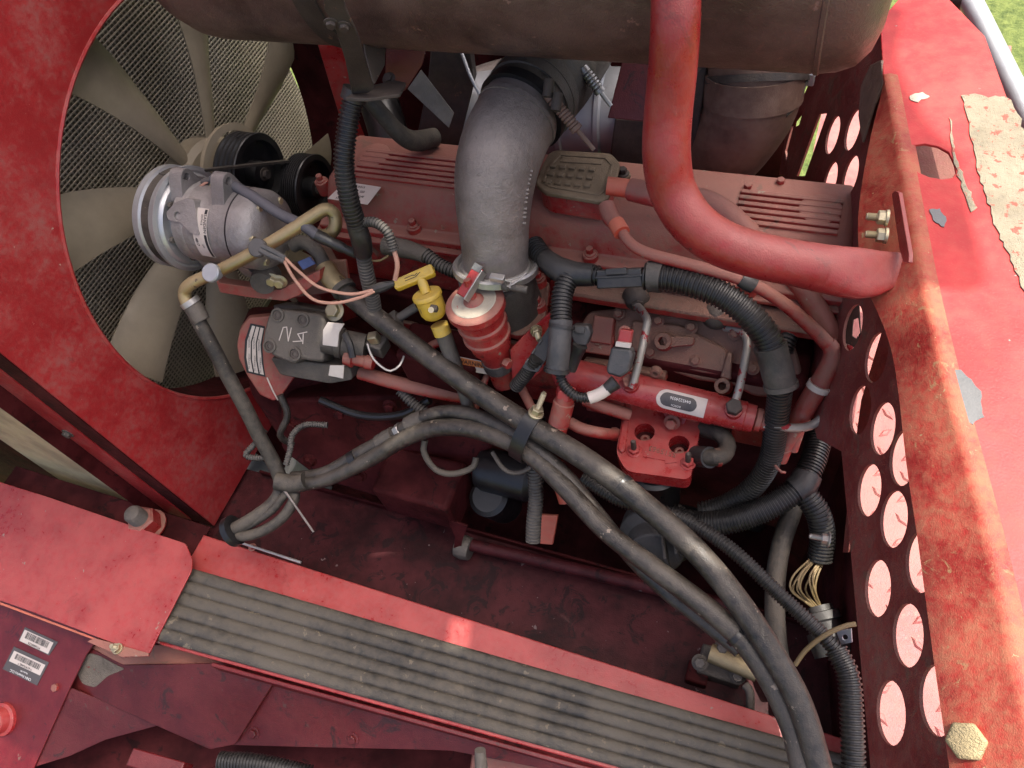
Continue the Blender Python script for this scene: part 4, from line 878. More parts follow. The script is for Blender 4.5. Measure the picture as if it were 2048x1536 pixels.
make('red_plate', pxpoly(plD(800, 140, 1.48, (.3, -.9, .2)), [(772, 94), (852, 98), (845, 130), (812, 180), (795, 190), (760, 188), (770, 160)], .006, rnd=.004), 'red_dusty_shaded', mb, bev=.0015)
make('plate_bolt', hexbolt(D(778, 158, 1.455), (0, -.4, .9), .009, .007), 'dark_steel', mb, smooth=30)
# ---------------------------------------------------------------- bent guard tube
gt = thing('guard_tube', 'thick red bent guard tube with a flattened bolted end', 'guard tube', D(1780, 540, 1.18))
GP = [D(1352, -80, .97), D(1351, 40, .99), D(1345, 140, 1.03), D(1336, 230, 1.07), D(1333, 310, 1.10), D(1345, 380, 1.13), D(1382, 442, 1.14), D(1440, 485, 1.15), D(1520, 512, 1.155), D(1610, 530, 1.16), D(1640, 536, 1.163)]
C_g = resample(catmull(GP, 10), .008); n = len(C_g); axf = V((.25, -.45, .86)).normalized(); ff = []
for i in range(n):
    t = 0; t = min(1, t); t = t * t * (3 - 2 * t); ff.append((1 - .74 * t, 1 + .42 * t))
make('tube', sweep(MB(), C_g, [.031 + .0035 * min(1, i / n * 2.2) for i in range(n)], 28, flat_=(axf, ff)), 'red_tube', gt)
st = [(1600, 528, 46.5, .0345, 1.160), (1640, 536, 48, .032, 1.163), (1680, 543, 50, .027, 1.166), (1715, 547, 51.5, .019, 1.170), (1745, 546, 48, .012, 1.174), (1772, 540, 40, .0085, 1.178), (1795, 531, 29, .0075, 1.181), (1810, 523, 20, .007, 1.183), (1818, 519, 12, .004, 1.184)]
lp_ = []; pc = [D(s[0], s[1], s[4]) for s in st]
for i, s in enumerate(st):
    T = (pc[min(i + 1, len(st) - 1)] - pc[max(i - 1, 0)]).normalized(); wd = axf.cross(T).normalized(); th_ = T.cross(wd); hw = s[2] * s[4] / FOC; k_ = max(0, min(1, (s[0] - 1640) / 110))
    lp_.append([pc[i] + wd * hw * math.copysign(abs(math.cos(g)) ** (1 - .35 * k_), math.cos(g)) + th_ * s[3] * math.copysign(abs(math.sin(g)) ** (1 - .5 * k_), math.sin(g)) for g in [2 * math.pi * j / 32 for j in range(32)]])
make('flattened_end', loft(lp_), 'red_tube', gt, smooth=60)
PT_ = plD(1798, 460, 1.180, (-.93, -.20, .30))
make('end_tab', pxpoly(PT_, [(1783, 388), (1789, 381), (1797, 384), (1818, 508), (1817, 526), (1806, 524), (1799, 500)], .007, rnd=.003), 'red_tube', gt, bev=.002)
for u, v in ((1768, 436), (1766, 472)): make('bolt', hexbolt(D(u + 8, v, 1.19), V((-1, -.1, .05)), .011, .012, washer=1.15, stud=.016), 'zinc', gt, smooth=30)
bk = make('lip_bolt', hexbolt(D(1803, 605, 1.22), V((-.9, -.35, .3)), .014, .012), 'galv', gt, smooth=30)
# ---------------------------------------------------------------- things behind the engine, seen under the muffler
def simple(name, label, cat, m, mt, bev=0.0, group=None): return tag(make(name, m, mt, bev=bev), label, cat, group)
simple('support_post', 'dark steel post standing behind the valve cover', 'post', pxpoly(plD(900, 200, 1.85, (.25, -.95, .1)), [(865, 60), (935, 60), (948, 170), (915, 300), (830, 290), (855, 170)], .05), 'dark_steel', .003)
simple('galvanised_strap', 'dusty galvanised strap slanting beside the dark post', 'strap', pxpoly(plD(850, 200, 1.72, (.3, -.9, .3)), [(815, 178), (842, 140), (908, 226), (898, 256)], .003), 'cast_pipe', .0005)
simple('thin_rod', 'thin pale rod leaning right of the dark post', 'rod', tube([D(918, 90, 1.75), D(940, 150, 1.76), D(960, 190, 1.77)], .004, 8), 'galv')
simple('rear_red_plate', 'red plate behind the fan end of the muffler bracket', 'plate', pxpoly(plD(665, 140, 2.1, (.5, -.85, 0)), [(630, 70), (690, 80), (720, 180), (740, 300), (745, 420), (700, 300), (660, 170)], .006), 'red', .001)
simple('rear_frame_plate', 'dark red frame plate in the shade behind the valve cover', 'plate', pxpoly(plD(800, 240, 2.2, (.1, -1, 0)), [(700, 60), (1180, 80), (1180, 300), (1100, 330), (720, 320)], .01), 'red_shaded', .002)
simple('rear_hose', 'dusty grey hose curving down behind the valve cover', 'hose', tube([D(735, 195, 1.65), D(765, 230, 1.68), D(800, 268, 1.72), D(830, 282, 1.76), D(870, 275, 1.8)], [.018, .018, .02, .024, .022], 16), 'rubber_dusty')
simple('rear_pipe', 'black pipe rising behind the corrugated conduit', 'pipe', tube([D(760, 210, 1.95), D(775, 260, 1.95), D(790, 330, 1.95)], .05, 18), 'black')
ac = thing('air_canister', 'pale grey ribbed air canister behind the elbow pipe', 'canister', D(1200, 250, 1.9))
ca = D(1165, 230, 1.92); make('shell', lathe([(-.30, .11), (-.05, .112), (-.045, .117), (-.035, .117), (-.03, .112), (.045, .112), (.050, .118), (.060, .118), (.065, .112), (.25, .112)], ca, (1, .1, 0), 40), 'galv', ac)
simple('grey_pipe', 'dusty grey pipe end left of the rubber sleeve', 'pipe', tube([D(940, 175, 1.95), D(975, 160, 1.95), D(1010, 150, 1.95)], .04, 18), 'cast_pipe')
simple('red_cross_bracket', 'red sheet bracket crossing behind the bent guard tube', 'bracket', pxpoly(plD(1260, 190, 1.62, (.1, -.8, .5)), [(1245, 120), (1300, 122), (1300, 245), (1215, 236)], .012), 'red_dusty_shaded', .002)
simple('dark_box', 'dark steel box behind the bent guard tube', 'box', pxpoly(plD(1320, 250, 1.72, (.15, -.95, .25)), [(1230, 236), (1300, 242), (1405, 130), (1415, 130), (1392, 300), (1385, 380), (1215, 350)], .12), 'dark_steel', .004)
ex = thing('exhaust_pipe', 'wide rusty exhaust elbow dropping behind the guard tube', 'exhaust', D(1430, 340, 1.9))
XP = [D(1515, 60, 1.58), D(1510, 140, 1.62), D(1505, 200, 1.66), D(1480, 250, 1.72), D(1440, 300, 1.80), D(1380, 340, 1.9)]
make('elbow', tube(XP, .098, 36), 'rust_pipe', ex); make('collar', tube(XP[1:3], .104, 36), 'rust_pipe', ex)
make('clamp', tube([D(1512, 150, 1.63), D(1511, 165, 1.635)], .108, 36), 'dark_steel', ex)
make('clamp_bolt', tube([D(1612, 160, 1.60), D(1590, 210, 1.60), D(1570, 230, 1.6)], .006, 10), 'cast_dark', ex); make('clamp_lug', box(D(1620, 155, 1.6), .02, .02, .03), 'galv', ex, bev=.003)
simple('corner_gusset', 'rusty sunlit gusset at the top of the right deck', 'gusset', pxpoly(Pl(PP.at(0, 0, .018), PP.n, PP.ex), [(1762, 120), (1766, 165), (1745, 215), (1724, 285), (1716, 230), (1722, 170), (1740, 130)], .005), 'rust_pipe', .001)
# ---------------------------------------------------------------- A/C compressor
cc0 = D(378, 437, 1.80); CX = V((1, .0, 0))
cp_ = thing('ac_compressor', 'grey cast aluminium air conditioning compressor with a silver clutch pulley', 'compressor', cc0)
make('pulley', lathe([(-.055, .07), (-.055, .112), (-.050, .118), (-.034, .118), (-.030, .110), (-.028, .108), (-.008, .108), (-.006, .116), (.004, .121), (.012, .121), (.015, .112), (.012, .106), (.016, .104), (.020, .100), (.018, .062), (.010, .060)], cc0, CX, 64), 'alu_machined', cp_, smooth=30)
make('belt', lathe([(-.029, .1085), (-.029, .1135), (-.0075, .1135), (-.0075, .1085)], cc0, CX, 64, cap=False), 'rubber', cp_)
make('front_housing', lathe([(.016, .062), (.022, .074), (.030, .088), (.034, .092), (.060, .093), (.066, .090)], cc0, CX, 48), 'alu', cp_)
bd = []
for i in range(15):                                                        # swash-plate body, waisted with bulges
    t = .060 + .120 * i / 14; s = i / 14; ring = []
    for k in range(48):
        a = 2 * math.pi * k / 48; r = .091 - .0035 * math.sin(math.pi * min(1, s * 1.15)) ** 2 * (.6 + .4 * math.cos(7 * a)) 
        y, z = math.cos(a) * r, math.sin(a) * r; ring.append(cc0 + CX * t + V((0, y, z)))
    bd.append(ring)
make('body', loft(bd), 'alu', cp_, smooth=60)
make('gasket', lathe([(0, .0915), (.003, .0915)], cc0 + CX * .180, CX, 48), 'black', cp_)
make('rear_head', lathe([(.1835, .091), (.215, .090), (.232, .082), (.240, .070), (.244, .045), (.246, .02)], cc0, CX, 48), 'alu', cp_)
for k in range(6):
    a = 2 * math.pi * k / 6 + .5; make('head_bolt', hexbolt(cc0 + CX * .226 + V((0, math.cos(a) * .070, math.sin(a) * .070)), CX, .009, .012), 'zinc', cp_, smooth=30)
for k in range(7):
    a = 2 * math.pi * k / 7 + .2; make('nose_bolt', hexbolt(cc0 + CX * .030 + V((0, math.cos(a) * .088, math.sin(a) * .088)), -CX, .007, .010, washer=0), 'cast_dark', cp_, smooth=30)
def ear(x, w, ang, rr, half, mt='alu'):
    """mounting ear: tapered lug with a bolt hole, lying square to the axis direction given by ang"""
    pl = Pl(cc0 + CX * (x + w / 2), CX); pl.n = CX; pl.ex = V((0, math.cos(ang), math.sin(ang))); pl.ey = CX.cross(pl.ex)
    out = [V((.070, -half * 1.7)), V((rr - .014, -half * .75)), V((rr, -half * .35)), V((rr, half * .35)), V((rr - .014, half * .75)), V((.070, half * 1.7))]
    make('mount_ear', prism(pl, rounded(out, .008), w, [circ((rr - .017, 0), .0085, 18)]), mt, cp_, bev=.002)
ear(.035, .034, math.radians(78), .133, .026); ear(.150, .034, math.radians(78), .136, .026)
ear(.035, .034, math.radians(250), .130, .026); ear(.150, .034, math.radians(250), .130, .026)
PE = Pl(cc0 + V((0, -.080, .03)), (0, -.86, .5), (1, 0, 0))
for (u, v), L_ in (((355, 432), [(332, 425), (350, 405), (372, 396), (388, 400), (392, 430), (398, 470), (380, 466), (362, 446), (336, 440)]), ((484, 445), [(458, 440), (470, 432), (492, 436), (505, 420), (508, 450), (500, 492), (478, 455)])):
    pe = Pl(D(u, v, 1.690), (.05, -.72, .7), (1, 0, 0))
    make('side_lug', prism(pe, rounded([pe.uv(pe.hit(*q)) for q in L_], .005), .06, [circ(pe.uv(pe.hit(u, v)), .0095, 18)]), 'alu', cp_, bev=.002)
make('drain_plug', hexbolt(D(440, 376, 1.72), (0, -.25, .97), .014, .016, washer=1.3), 'zinc', cp_, smooth=30)
# label wrapped on the body
def on_body(t, ang, dr): return cc0 + CX * t + V((0, math.cos(ang), math.sin(ang))) * (.0915 + dr)
a_mid = math.radians(141)
def lab_mesh(t0, t1, a0, a1, dr):
    m = MB()
    for i in range(13):
        for j in range(3): m.v.append(on_body(t0 + (t1 - t0) * j / 2, a0 + (a1 - a0) * i / 12, dr))
    m.f = [(i * 3 + j, i * 3 + j + 1, (i + 1) * 3 + j + 1, (i + 1) * 3 + j) for i in range(12) for j in range(2)]; return m
A0, A1 = math.radians(112), math.radians(185)
lb_ = make('label', lab_mesh(.094, .134, A0, A1, .0008), 'sticker', cp_)
make('label_band', lab_mesh(.125, .132, math.radians(148), A1 - .03, .0013), 'ink', lb_); make('label_mark', lab_mesh(.125, .132, A0 + .03, A0 + .14, .0013), 'ink', lb_)
def wtext(s, tc, ac, size): text(s, V(), (1, 0, 0), (0, 1, 0), size, 'ink', lb_, 'lettering', .0003, wrap=lambda a, b, c: on_body(tc + b, ac + a / .093, .0015 + c))
wtext('SANDEN', .1285, math.radians(133), .0105); wtext('SD7H15', .120, math.radians(128), .007); wtext('R134a', .100, math.radians(130), .008); wtext('4817', .102, math.radians(160), .010); wtext('12V', .116, math.radians(165), .006)
make('clutch_coil', lathe([(.018, .05), (.018, .076), (.030, .078), (.032, .062)], cc0, CX, 40), 'alu_machined', cp_)
make('clutch_clip', box(D(415, 362, 1.72), .03, .014, .012, (1, .3, .2)), 'grey_plastic', cp_, bev=.003)
make('coil_wire', tube([D(418, 362, 1.715), D(402, 372, 1.72), D(392, 384, 1.73), D(405, 390, 1.72), D(428, 382, 1.715)], .003, 8), 'wire_pink', cp_)
tag(make('compressor_lead', tube([D(425, 358, 1.71), D(460, 368, 1.69), D(510, 395, 1.66), D(560, 428, 1.64), D(605, 450, 1.625), D(640, 475, 1.62)], [.010, .0115, .0115, .0115, .012, .012], 14), 'heatshrink'), 'dark sleeved cable running across the top of the compressor', 'cable')
ct = thing('lead_connector', 'black inline connector at the end of the compressor cable', 'connector', D(680, 490, 1.63))
make('shell', tube([D(632, 470, 1.62), D(665, 486, 1.625), D(690, 498, 1.63)], [.013, .014, .011, .012, .010], 12), 'plastic', ct); make('tail', tube([D(688, 497, 1.63), D(712, 508, 1.64), D(722, 514, 1.65)], [.009, .011, .007], 12), 'plastic', ct)
# red saddle under the compressor
sd_ = thing('compressor_saddle', 'red fabricated saddle bracket under the compressor', 'bracket', D(560, 580, 1.8))
PSD = plD(540, 585, 1.80, (.1, -.9, .45))
make('rail', pxpoly(PSD, [(432, 560), (440, 585), (500, 595), (570, 602), (600, 590), (640, 560), (640, 540), (600, 560), (560, 580), (510, 576), (440, 566)], .03, rnd=.004), 'red', sd_, bev=.002)
make('upright', pxpoly(plD(512, 560, 1.78, (.3, -.9, .3)), [(508, 540), (520, 545), (520, 580), (506, 580)], .05), 'red', sd_, bev=.002)
make('back_plate', pxpoly(plD(610, 545, 1.86, (.1, -.85, .5)), [(520, 530), (690, 520), (700, 580), (640, 590), (560, 600)], .012), 'red_cast', sd_, bev=.003)
for u, v in ((545, 558), (560, 562)): make('bolt', hexbolt(D(u, v, 1.765), (.3, -.9, .2), .012, .012), 'zinc', sd_, smooth=30)
make('lower_lug', lathe([(0, .030), (.03, .032), (.05, .028)], D(538, 545, 1.80), (.3, -.9, .3), 24), 'cast_dark', sd_)
make('blue_tag', pxpoly(plD(610, 530, 1.755, (.15, -.8, .5)), [(594, 524), (618, 514), (630, 528), (606, 540)], .006), flat('blue_tag', (.09, .12, .28)), sd_, bev=.001)
# compressor drive belt to the fan pulley
bt = MB(); ya = cc0 + V((-.018, 0, 0))
for (p, q) in ((cc0 + V((-.018, .02, .113)), V((-.82, c2.y, c2.z + .088))), (cc0 + V((-.018, .06, -.105)), V((-.82, c2.y, c2.z - .09)))):
    d = (q - p); box((p + q) / 2, d.length, .020, .006, d, V((1, 0, 0)), m=bt)
simple('drive_belt', 'thin black drive belt between compressor and idler pulley', 'belt', bt, 'rubber')
# ---------------------------------------------------------------- hydraulic pump under the compressor
hp_ = thing('hydraulic_pump', 'dull grey cast hydraulic pump with chalk marks below the compressor', 'pump', D(600, 740, 1.9))
PHy = plD(610, 680, 1.80, (.12, -.62, .78), (1, -.05, 0))
bodyl = [(543, 622), (560, 618), (640, 628), (650, 640), (646, 725), (620, 722), (600, 718), (588, 730), (545, 712), (524, 690), (528, 660), (536, 632)]
make('body', pxpoly(PHy, bodyl, .10, rnd=.010), 'cast_dark', hp_, bev=.006)
for u, v in ((556, 630), (606, 640), (540, 692), (590, 708)):
    c = PHy.hit(u, v); make('recess_rim', lathe([(0, .017), (.004, .0165), (.005, .012), (.001, .011)], c, PHy.n, 22), 'cast_dark', hp_); make('cap_screw', lathe([(0, .0095), (.003, .0095), (.003, .005), (.0, .005)], c, PHy.n, 16), 'dark_steel', hp_)
def strokes(ls, pl, parent, mt, name, w=.0022):
    for k, l in enumerate(ls):
        m = MB()
        for a, b in zip(l, l[1:]):
            p, q = pl.hit(*a), pl.hit(*b); box((p + q) / 2 + pl.n * .0012, (q - p).length + w, w, .0008, q - p, pl.n.cross(q - p), m=m)
        make(name, m, mt, parent, smooth=0)
strokes([[(559, 680), (567, 655), (574, 654), (577, 682), (583, 656)], [(587, 683), (604, 682), (596, 668), (614, 664)], [(607, 668), (606, 687)]], PHy, hp_, 'sticker', 'chalk_mark')
make('upper_block', pxpoly(plD(590, 618, 1.90, (.1, -.7, .7)), [(545, 610), (580, 608), (660, 622), (660, 640), (550, 625)], .06), 'cast_dark', hp_, bev=.004)
make('solenoid', lathe([(0, .030), (.03, .032), (.032, .036), (.045, .036), (.048, .032), (.10, .031)], D(648, 680, 1.80), D(735, 695, 1.80) - D(648, 680, 1.80), 28), 'cast_dark', hp_)
make('name_plate', pxpoly(plD(665, 668, 1.755, (.1, -.8, .6)), [(646, 660), (655, 645), (688, 648), (678, 665), (675, 694), (645, 690)], .004), 'sticker', hp_, bev=.0005)
make('valve_cap', hexbolt(D(670, 622, 1.80), (0, -.5, .85), .017, .014), 'zinc', hp_, smooth=30)
make('valve_block', box(D(755, 690, 1.80), .045, .04, .04, (1, -.1, -.1)), 'cast_dark', hp_, bev=.004)
make('fitting_cube', box(D(748, 676, 1.775), .024, .022, .024, (1, .3, .2)), 'zinc', hp_, bev=.003)
make('base', pxpoly(plD(620, 740, 1.85, (.1, -.85, .5)), [(540, 715), (700, 735), (705, 760), (660, 768), (560, 750)], .08, rnd=.01), 'cast_dark', hp_, bev=.005)
make('paper_tag', pxpoly(plD(672, 743, 1.79, (.1, -.85, .5)), [(660, 731), (688, 731), (686, 757), (657, 751)], .002), 'sticker', hp_)
make('port_union', lathe([(0, .017), (.02, .020), (.022, .014), (.05, .014), (.052, .017), (.07, .016)], D(690, 715, 1.79), D(760, 730, 1.78) - D(690, 715, 1.79), 18), 'red', hp_)
# red end flange with a ribbed white data plate
PFl = plD(510, 700, 1.90, (.60, -.62, .5))
pf = thing('pump_drive_flange', 'red curved pump flange carrying a white striped data plate', 'flange', D(530, 780, 1.95))
make('disc', pxpoly(PFl, [(498, 636), (540, 632), (600, 650), (600, 740), (565, 790), (548, 803), (520, 790), (495, 752), (478, 718), (474, 690), (480, 660)], .03, rnd=.006), 'red', pf, bev=.003)
Pf2 = Pl(PFl.at(0, 0, .002), PFl.n, PFl.ex)
dp = make('data_plate', pxpoly(Pf2, [(501, 647), (530, 653), (524, 690), (527, 728), (531, 754), (493, 745), (488, 715), (490, 680)], .0015), 'ink', pf)
Pf3 = Pl(PFl.at(0, 0, .0032), PFl.n, PFl.ex)
for k in range(3):
    a, b = k / 3 + .05, (k + 1) / 3 - .04; L_ = []
    ed1 = [(503, 651), (493, 681), (491, 714), (496, 742)]; ed2 = [(528, 657), (522, 690), (525, 727), (529, 750)]
    mixp = lambda p, q, t: (p[0] + (q[0] - p[0]) * t, p[1] + (q[1] - p[1]) * t)
    L_ = [mixp(p, q, a) for p, q in zip(ed1, ed2)] + [mixp(p, q, b) for p, q in list(zip(ed1, ed2))[::-1]]
    make('stripe', pxpoly(Pf3, L_, .001), 'sticker', dp)
    Pq = Pl(PFl.at(0, 0, .0040), PFl.n, PFl.ex)
    for s, t0, t1 in (('ATTENTION', .18, .5), ('HYDRAULIC OIL', .6, .9)):
        t = (t0 + t1) / 2; i = min(2, int(t * 3)); f = t * 3 - i; e1 = mixp(ed1[i], ed1[i + 1], f); e2 = mixp(ed2[i], ed2[i + 1], f); u, v = mixp(e1, e2, (a + b) / 2)
        text(s, Pq.hit(u, v), Pq.hit(u, v + 10) - Pq.hit(u, v - 10), Pq.hit(u + 5, v) - Pq.hit(u - 5, v), .0055, 'ink', dp, 'lettering', .0002)
make('edge_trim', tube([Pf2.hit(534, 755), Pf2.hit(545, 780), Pf2.hit(556, 800)], .002, 6), 'sticker', pf)
# grease zerk rod left of the dipstick
simple('linkage_rod', 'grey linkage rod with a square end left of the dipstick', 'rod', cyl(D(835, 612, 1.70), D(783, 645, 1.73), .010, n=14, m=box(D(788, 642, 1.725), .03, .028, .03, D(835, 612, 1.7) - D(783, 645, 1.73), (0, 0, 1))), 'cast_dark')
# ---------------------------------------------------------------- metal A/C pipe with two caps
ap = thing('ac_metal_pipe', 'bent brass coloured refrigerant pipe with two round service caps', 'pipe', D(385, 620, 1.72))
AP = [D(632, 470, 1.66), D(655, 470, 1.65), D(670, 455, 1.64), D(669, 430, 1.63), D(652, 419, 1.62), D(625, 433, 1.62), D(540, 487, 1.64), D(440, 541, 1.67), D(388, 564, 1.69), D(370, 582, 1.71), D(374, 605, 1.72), D(392, 628, 1.73)]
make('pipe', tube(AP, .0142, 18, .006), 'brass', ap)
for u, v, d in ((424, 546, 1.645), (517, 496, 1.625)):
    p = D(u, v, d); make('service_cap', lathe([(-.022, .012), (-.004, .0145), (-.003, .020), (.006, .0205), (.009, .018)], p, V((.1, -.55, .82)), 28), 'galv' if u < 500 else 'grey_plastic', ap)
make('switch_leads', tube([D(524, 492, 1.615), D(545, 502, 1.615), D(570, 516, 1.62)], .006, 10), 'grey_plastic', ap); make('switch_leads', tube([D(520, 500, 1.615), D(540, 511, 1.615), D(568, 522, 1.62)], .006, 10), 'grey_plastic', ap)
make('crimp', tube([D(380, 605, 1.725), D(392, 622, 1.73), D(404, 642, 1.735)], [.019, .0215, .020, .022, .020, .0185], 18), 'cast_dark', ap)
make('crimp_ring', tube([D(377, 600, 1.722), D(384, 609, 1.726)], .0225, 20), 'steel', ap)
for a, k in (([(570, 516), (600, 545), (640, 575), (700, 588), (748, 580)], 0), ([(568, 522), (590, 560), (625, 598), (670, 606), (720, 595), (752, 581)], 1)):
    tag(make('pink_wire', tube([D(u, v, 1.62 + .0002 * i) for i, (u, v) in enumerate(a)], .0035, 8, .008), 'wire_pink'), ('upper' if k == 0 else 'lower') + ' of the two thin pink wires looping to the conduit', 'wire')
# ---------------------------------------------------------------- big hoses
def hose(name, label, pts, r, mt='rubber', parts=None, n=18):
    t = thing(name, label, 'hose', D(*pts[-1])); o = make('hose', tube([D(*p) for p in pts], r, n, .010), mt, t)
    for nm, m_, mm in (parts or []): make(nm, m_, mm, t)
    return t
H1 = [(648, 540, 1.78), (690, 583, 1.76), (760, 640, 1.72), (860, 716, 1.68), (960, 787, 1.64), (1055, 848, 1.60), (1180, 925, 1.54), (1290, 1010, 1.48), (1390, 1100, 1.43), (1470, 1195, 1.39), (1540, 1300, 1.35), (1600, 1410, 1.32), (1645, 1560, 1.30)]
cr = [D(648, 532, 1.775), D(662, 556, 1.77), D(680, 574, 1.765)]
hose('suction_hose', 'thickest black rubber hose crossing diagonally from compressor to lower right', H1, [.0215, .0225, .0235, .0235, .023, .0225, .0225], 'rubber', [
    ('pipe_end', tube([D(585, 492, 1.79), D(605, 484, 1.78), D(630, 498, 1.77), D(645, 522, 1.77), D(650, 538, 1.775)], .0165, 16), 'cast_dark'),
    ('crimp', tube(cr, [.022, .025, .0235, .0255, .0235, .0255, .024], 20), 'brass'),
    ('collar', tube([D(684, 574, 1.76), D(690, 582, 1.757)], .029, 22), 'cast_dark')])
H2 = [(585, 955, 1.93), (650, 945, 1.90), (720, 905, 1.86), (770, 878, 1.83), (830, 843, 1.78), (880, 825, 1.74), (940, 828, 1.70), (1010, 856, 1.655), (1062, 890, 1.62), (1130, 950, 1.585), (1200, 1035, 1.56), (1260, 1110, 1.54), (1330, 1180, 1.53), (1400, 1235, 1.50), (1480, 1300, 1.46)]
q1 = [D(757, 886, 1.835), D(775, 876, 1.825), D(788, 868, 1.815)]; q2 = [D(815, 850, 1.79), D(832, 842, 1.78), D(848, 835, 1.77)]
hose('thin_pressure_hose', 'thinner black hose with crimped steel couplings arching over the frame', H2, [.0150, .0155, .0155, .016, .0165, .017, .016], 'rubber', [
    ('crimp', tube(q1, [.019, .0205, .018, .0205, .018, .0205, .019], 18), 'cast_dark'), ('crimp', tube(q2, [.019, .0205, .018, .0205, .018, .0205, .019], 18), 'cast_dark'),
    ('hex_union', hexbolt(D(795, 864, 1.81), D(815, 850, 1.79) - D(795, 864, 1.81), .018, .016, washer=0), 'steel')])
H3 = [(575, 972, 1.92), (650, 960, 1.89), (740, 918, 1.84), (800, 882, 1.79), (860, 858, 1.74), (930, 856, 1.70), (1000, 876, 1.655), (1055, 905, 1.62), (1120, 965, 1.575), (1210, 1060, 1.52), (1300, 1130, 1.47), (1400, 1205, 1.425), (1480, 1275, 1.39), (1540, 1360, 1.36), (1585, 1460, 1.335), (1610, 1570, 1.31)]
hose('liquid_hose', 'lower black rubber hose arching under its twin then running to the bottom right', H3, [.0165, .019, .0195, .0195, .020, .021, .020], 'rubber')
H4 = [(388, 626, 1.735), (418, 680, 1.76), (455, 750, 1.80), (490, 815, 1.84), (520, 875, 1.88), (552, 935, 1.92), (562, 975, 1.93), (548, 1005, 1.93), (510, 1035, 1.93), (466, 1060, 1.94)]
hose('discharge_hose', 'dusty hose hanging down from the brass pipe left of the pump', H4, [.0165, .0175, .018, .018, .0175], 'rubber_dusty')
hose('tail_hose', 'olive dusty hose loop at the lower left frame corner', [(575, 975, 1.915), (590, 990, 1.91), (570, 1030, 1.91), (530, 1060, 1.92), (490, 1072, 1.93), (465, 1068, 1.945)], .0135, 'rubber_dusty')
hose('harness_hose', 'thin olive hose between the two loops at the frame corner', [(600, 968, 1.905), (570, 990, 1.905), (545, 1020, 1.915), (500, 1050, 1.93), (470, 1062, 1.94)], .010, 'rubber_dusty')
simple('hose_grommet', 'black rubber grommet where the hoses leave at lower left', 'grommet', lathe([(-.012, .028), (-.008, .040), (.008, .040), (.012, .028)], D(466, 1062, 1.945), D(510, 1038, 1.93) - D(466, 1062, 1.945), 24), 'black')
simple('cable_tie', 'pale grey cable tie tail hanging below the hose crossing', 'tie', tube([D(556, 968, 1.895), D(572, 985, 1.89), D(600, 1025, 1.89), D(627, 1064, 1.89)], [.004, .003, .0025], 6), 'cast_pipe')
simple('tie_bundle', 'black tape wrapped round the hoses at their crossing', 'tape', tube([D(552, 962, 1.90), D(590, 968, 1.90), D(612, 962, 1.895)], .023, 16), 'rubber_dusty')
for a, lab_ in (([(530, 860), (512, 885), (492, 910), (520, 916), (548, 908)], 'left'), ([(655, 850), (610, 850), (585, 870), (580, 900), (572, 930)], 'right')):
    tag(make('sensor_lead', corr([D(u, v, 1.90) for u, v in a], .008, .006, .0015, 10), 'conduit_dusty'), 'thin dusty corrugated lead on the ' + lab_ + ' side of the hanging hose', 'lead')
# strap clamp holding the three hoses
sc_ = thing('hose_clamp', 'black strap clamp with a long screw holding the hoses together', 'clamp', D(1060, 880, 1.58))
hc = [D(1050, 848, 1.60), D(1058, 905, 1.62)]; axh = (D(1120, 905, 1.575) - D(1010, 835, 1.62)).normalized()
ctr = (D(1056, 850, 1.60) + D(1052, 895, 1.63)) / 2; upv = (D(1066, 845, 1.59) - D(1046, 905, 1.63)); upv = (upv - axh * upv.dot(axh)).normalized(); wv = axh.cross(upv)
m = MB(); n = 40
for t in (-.016, .016):
    for dr in (0, .004):
        for k in range(n):
            a = 2 * math.pi * k / n; m.v.append(ctr + axh * t + upv * math.cos(a) * (.058 + dr) + wv * math.sin(a) * (.034 + dr))
for k in range(n):
    b = (k + 1) % n; m.f += [(k, b, n + b, n + k), (2 * n + k, 3 * n + k, 3 * n + b, 2 * n + b), (n + k, n + b, 3 * n + b, 3 * n + k), (k, 2 * n + k, 2 * n + b, b)]
make('strap', m, 'black', sc_)
tp = ctr + upv * .060
make('nut', hexbolt(tp + V((0, 0, .0)), upv + V((.1, -.1, .25)), .013, .014, washer=1.3), 'zinc', sc_, smooth=30); make('screw', hexbolt(tp + upv * .008, upv + V((.1, -.1, .25)), .011, .008, washer=0, stud=.045), 'zinc', sc_, smooth=30)
make('loop', tube([D(850, 880, 1.78), D(848, 905, 1.79), D(870, 938, 1.80), D(905, 948, 1.80), D(945, 935, 1.80), D(952, 915, 1.80)], .0075, 10), 'rubber_dusty', sc_)
simple('lower_hook', 'dusty curved wire hook below the hose clamp', 'hook', tube([D(1075, 890, 1.70), D(1070, 925, 1.70), D(1040, 945, 1.70), D(1010, 940, 1.70), D(985, 905, 1.72)], .005, 8), 'cast_dark')
# ---------------------------------------------------------------- corrugated conduits
def conduit(label, pts, r, mt='conduit', pitch=.0078, dep=.003, extra=()):
    t = thing('corrugated_conduit', label, 'conduit', D(*pts[-1]), 'corrugated conduits around the engine'); make('corrugated_tube', corr([D(*p) for p in pts], r, pitch, dep), mt, t)
    for nm, m_, mm in extra: make(nm, m_, mm, t, bev=.0)
    return t
conduit('black corrugated conduit hanging from the muffler bracket past the valve cover', [(708, 190, 1.42), (696, 250, 1.44), (688, 330, 1.47), (700, 405, 1.51), (716, 455, 1.55)], .0200, extra=[
    ('tape_wrap', tube([D(712, 448, 1.545), D(722, 478, 1.57), D(726, 505, 1.60)], [.020, .0215, .020], 16), 'plastic'), ('top_cap', tube([D(712, 178, 1.415), D(706, 200, 1.425)], .024, 18), 'plastic')])
conduit('black corrugated conduit below the tape wrap beside the pink wires', [(724, 490, 1.60), (734, 550, 1.65), (746, 600, 1.70), (752, 640, 1.74)], .0165, 'conduit_dusty')
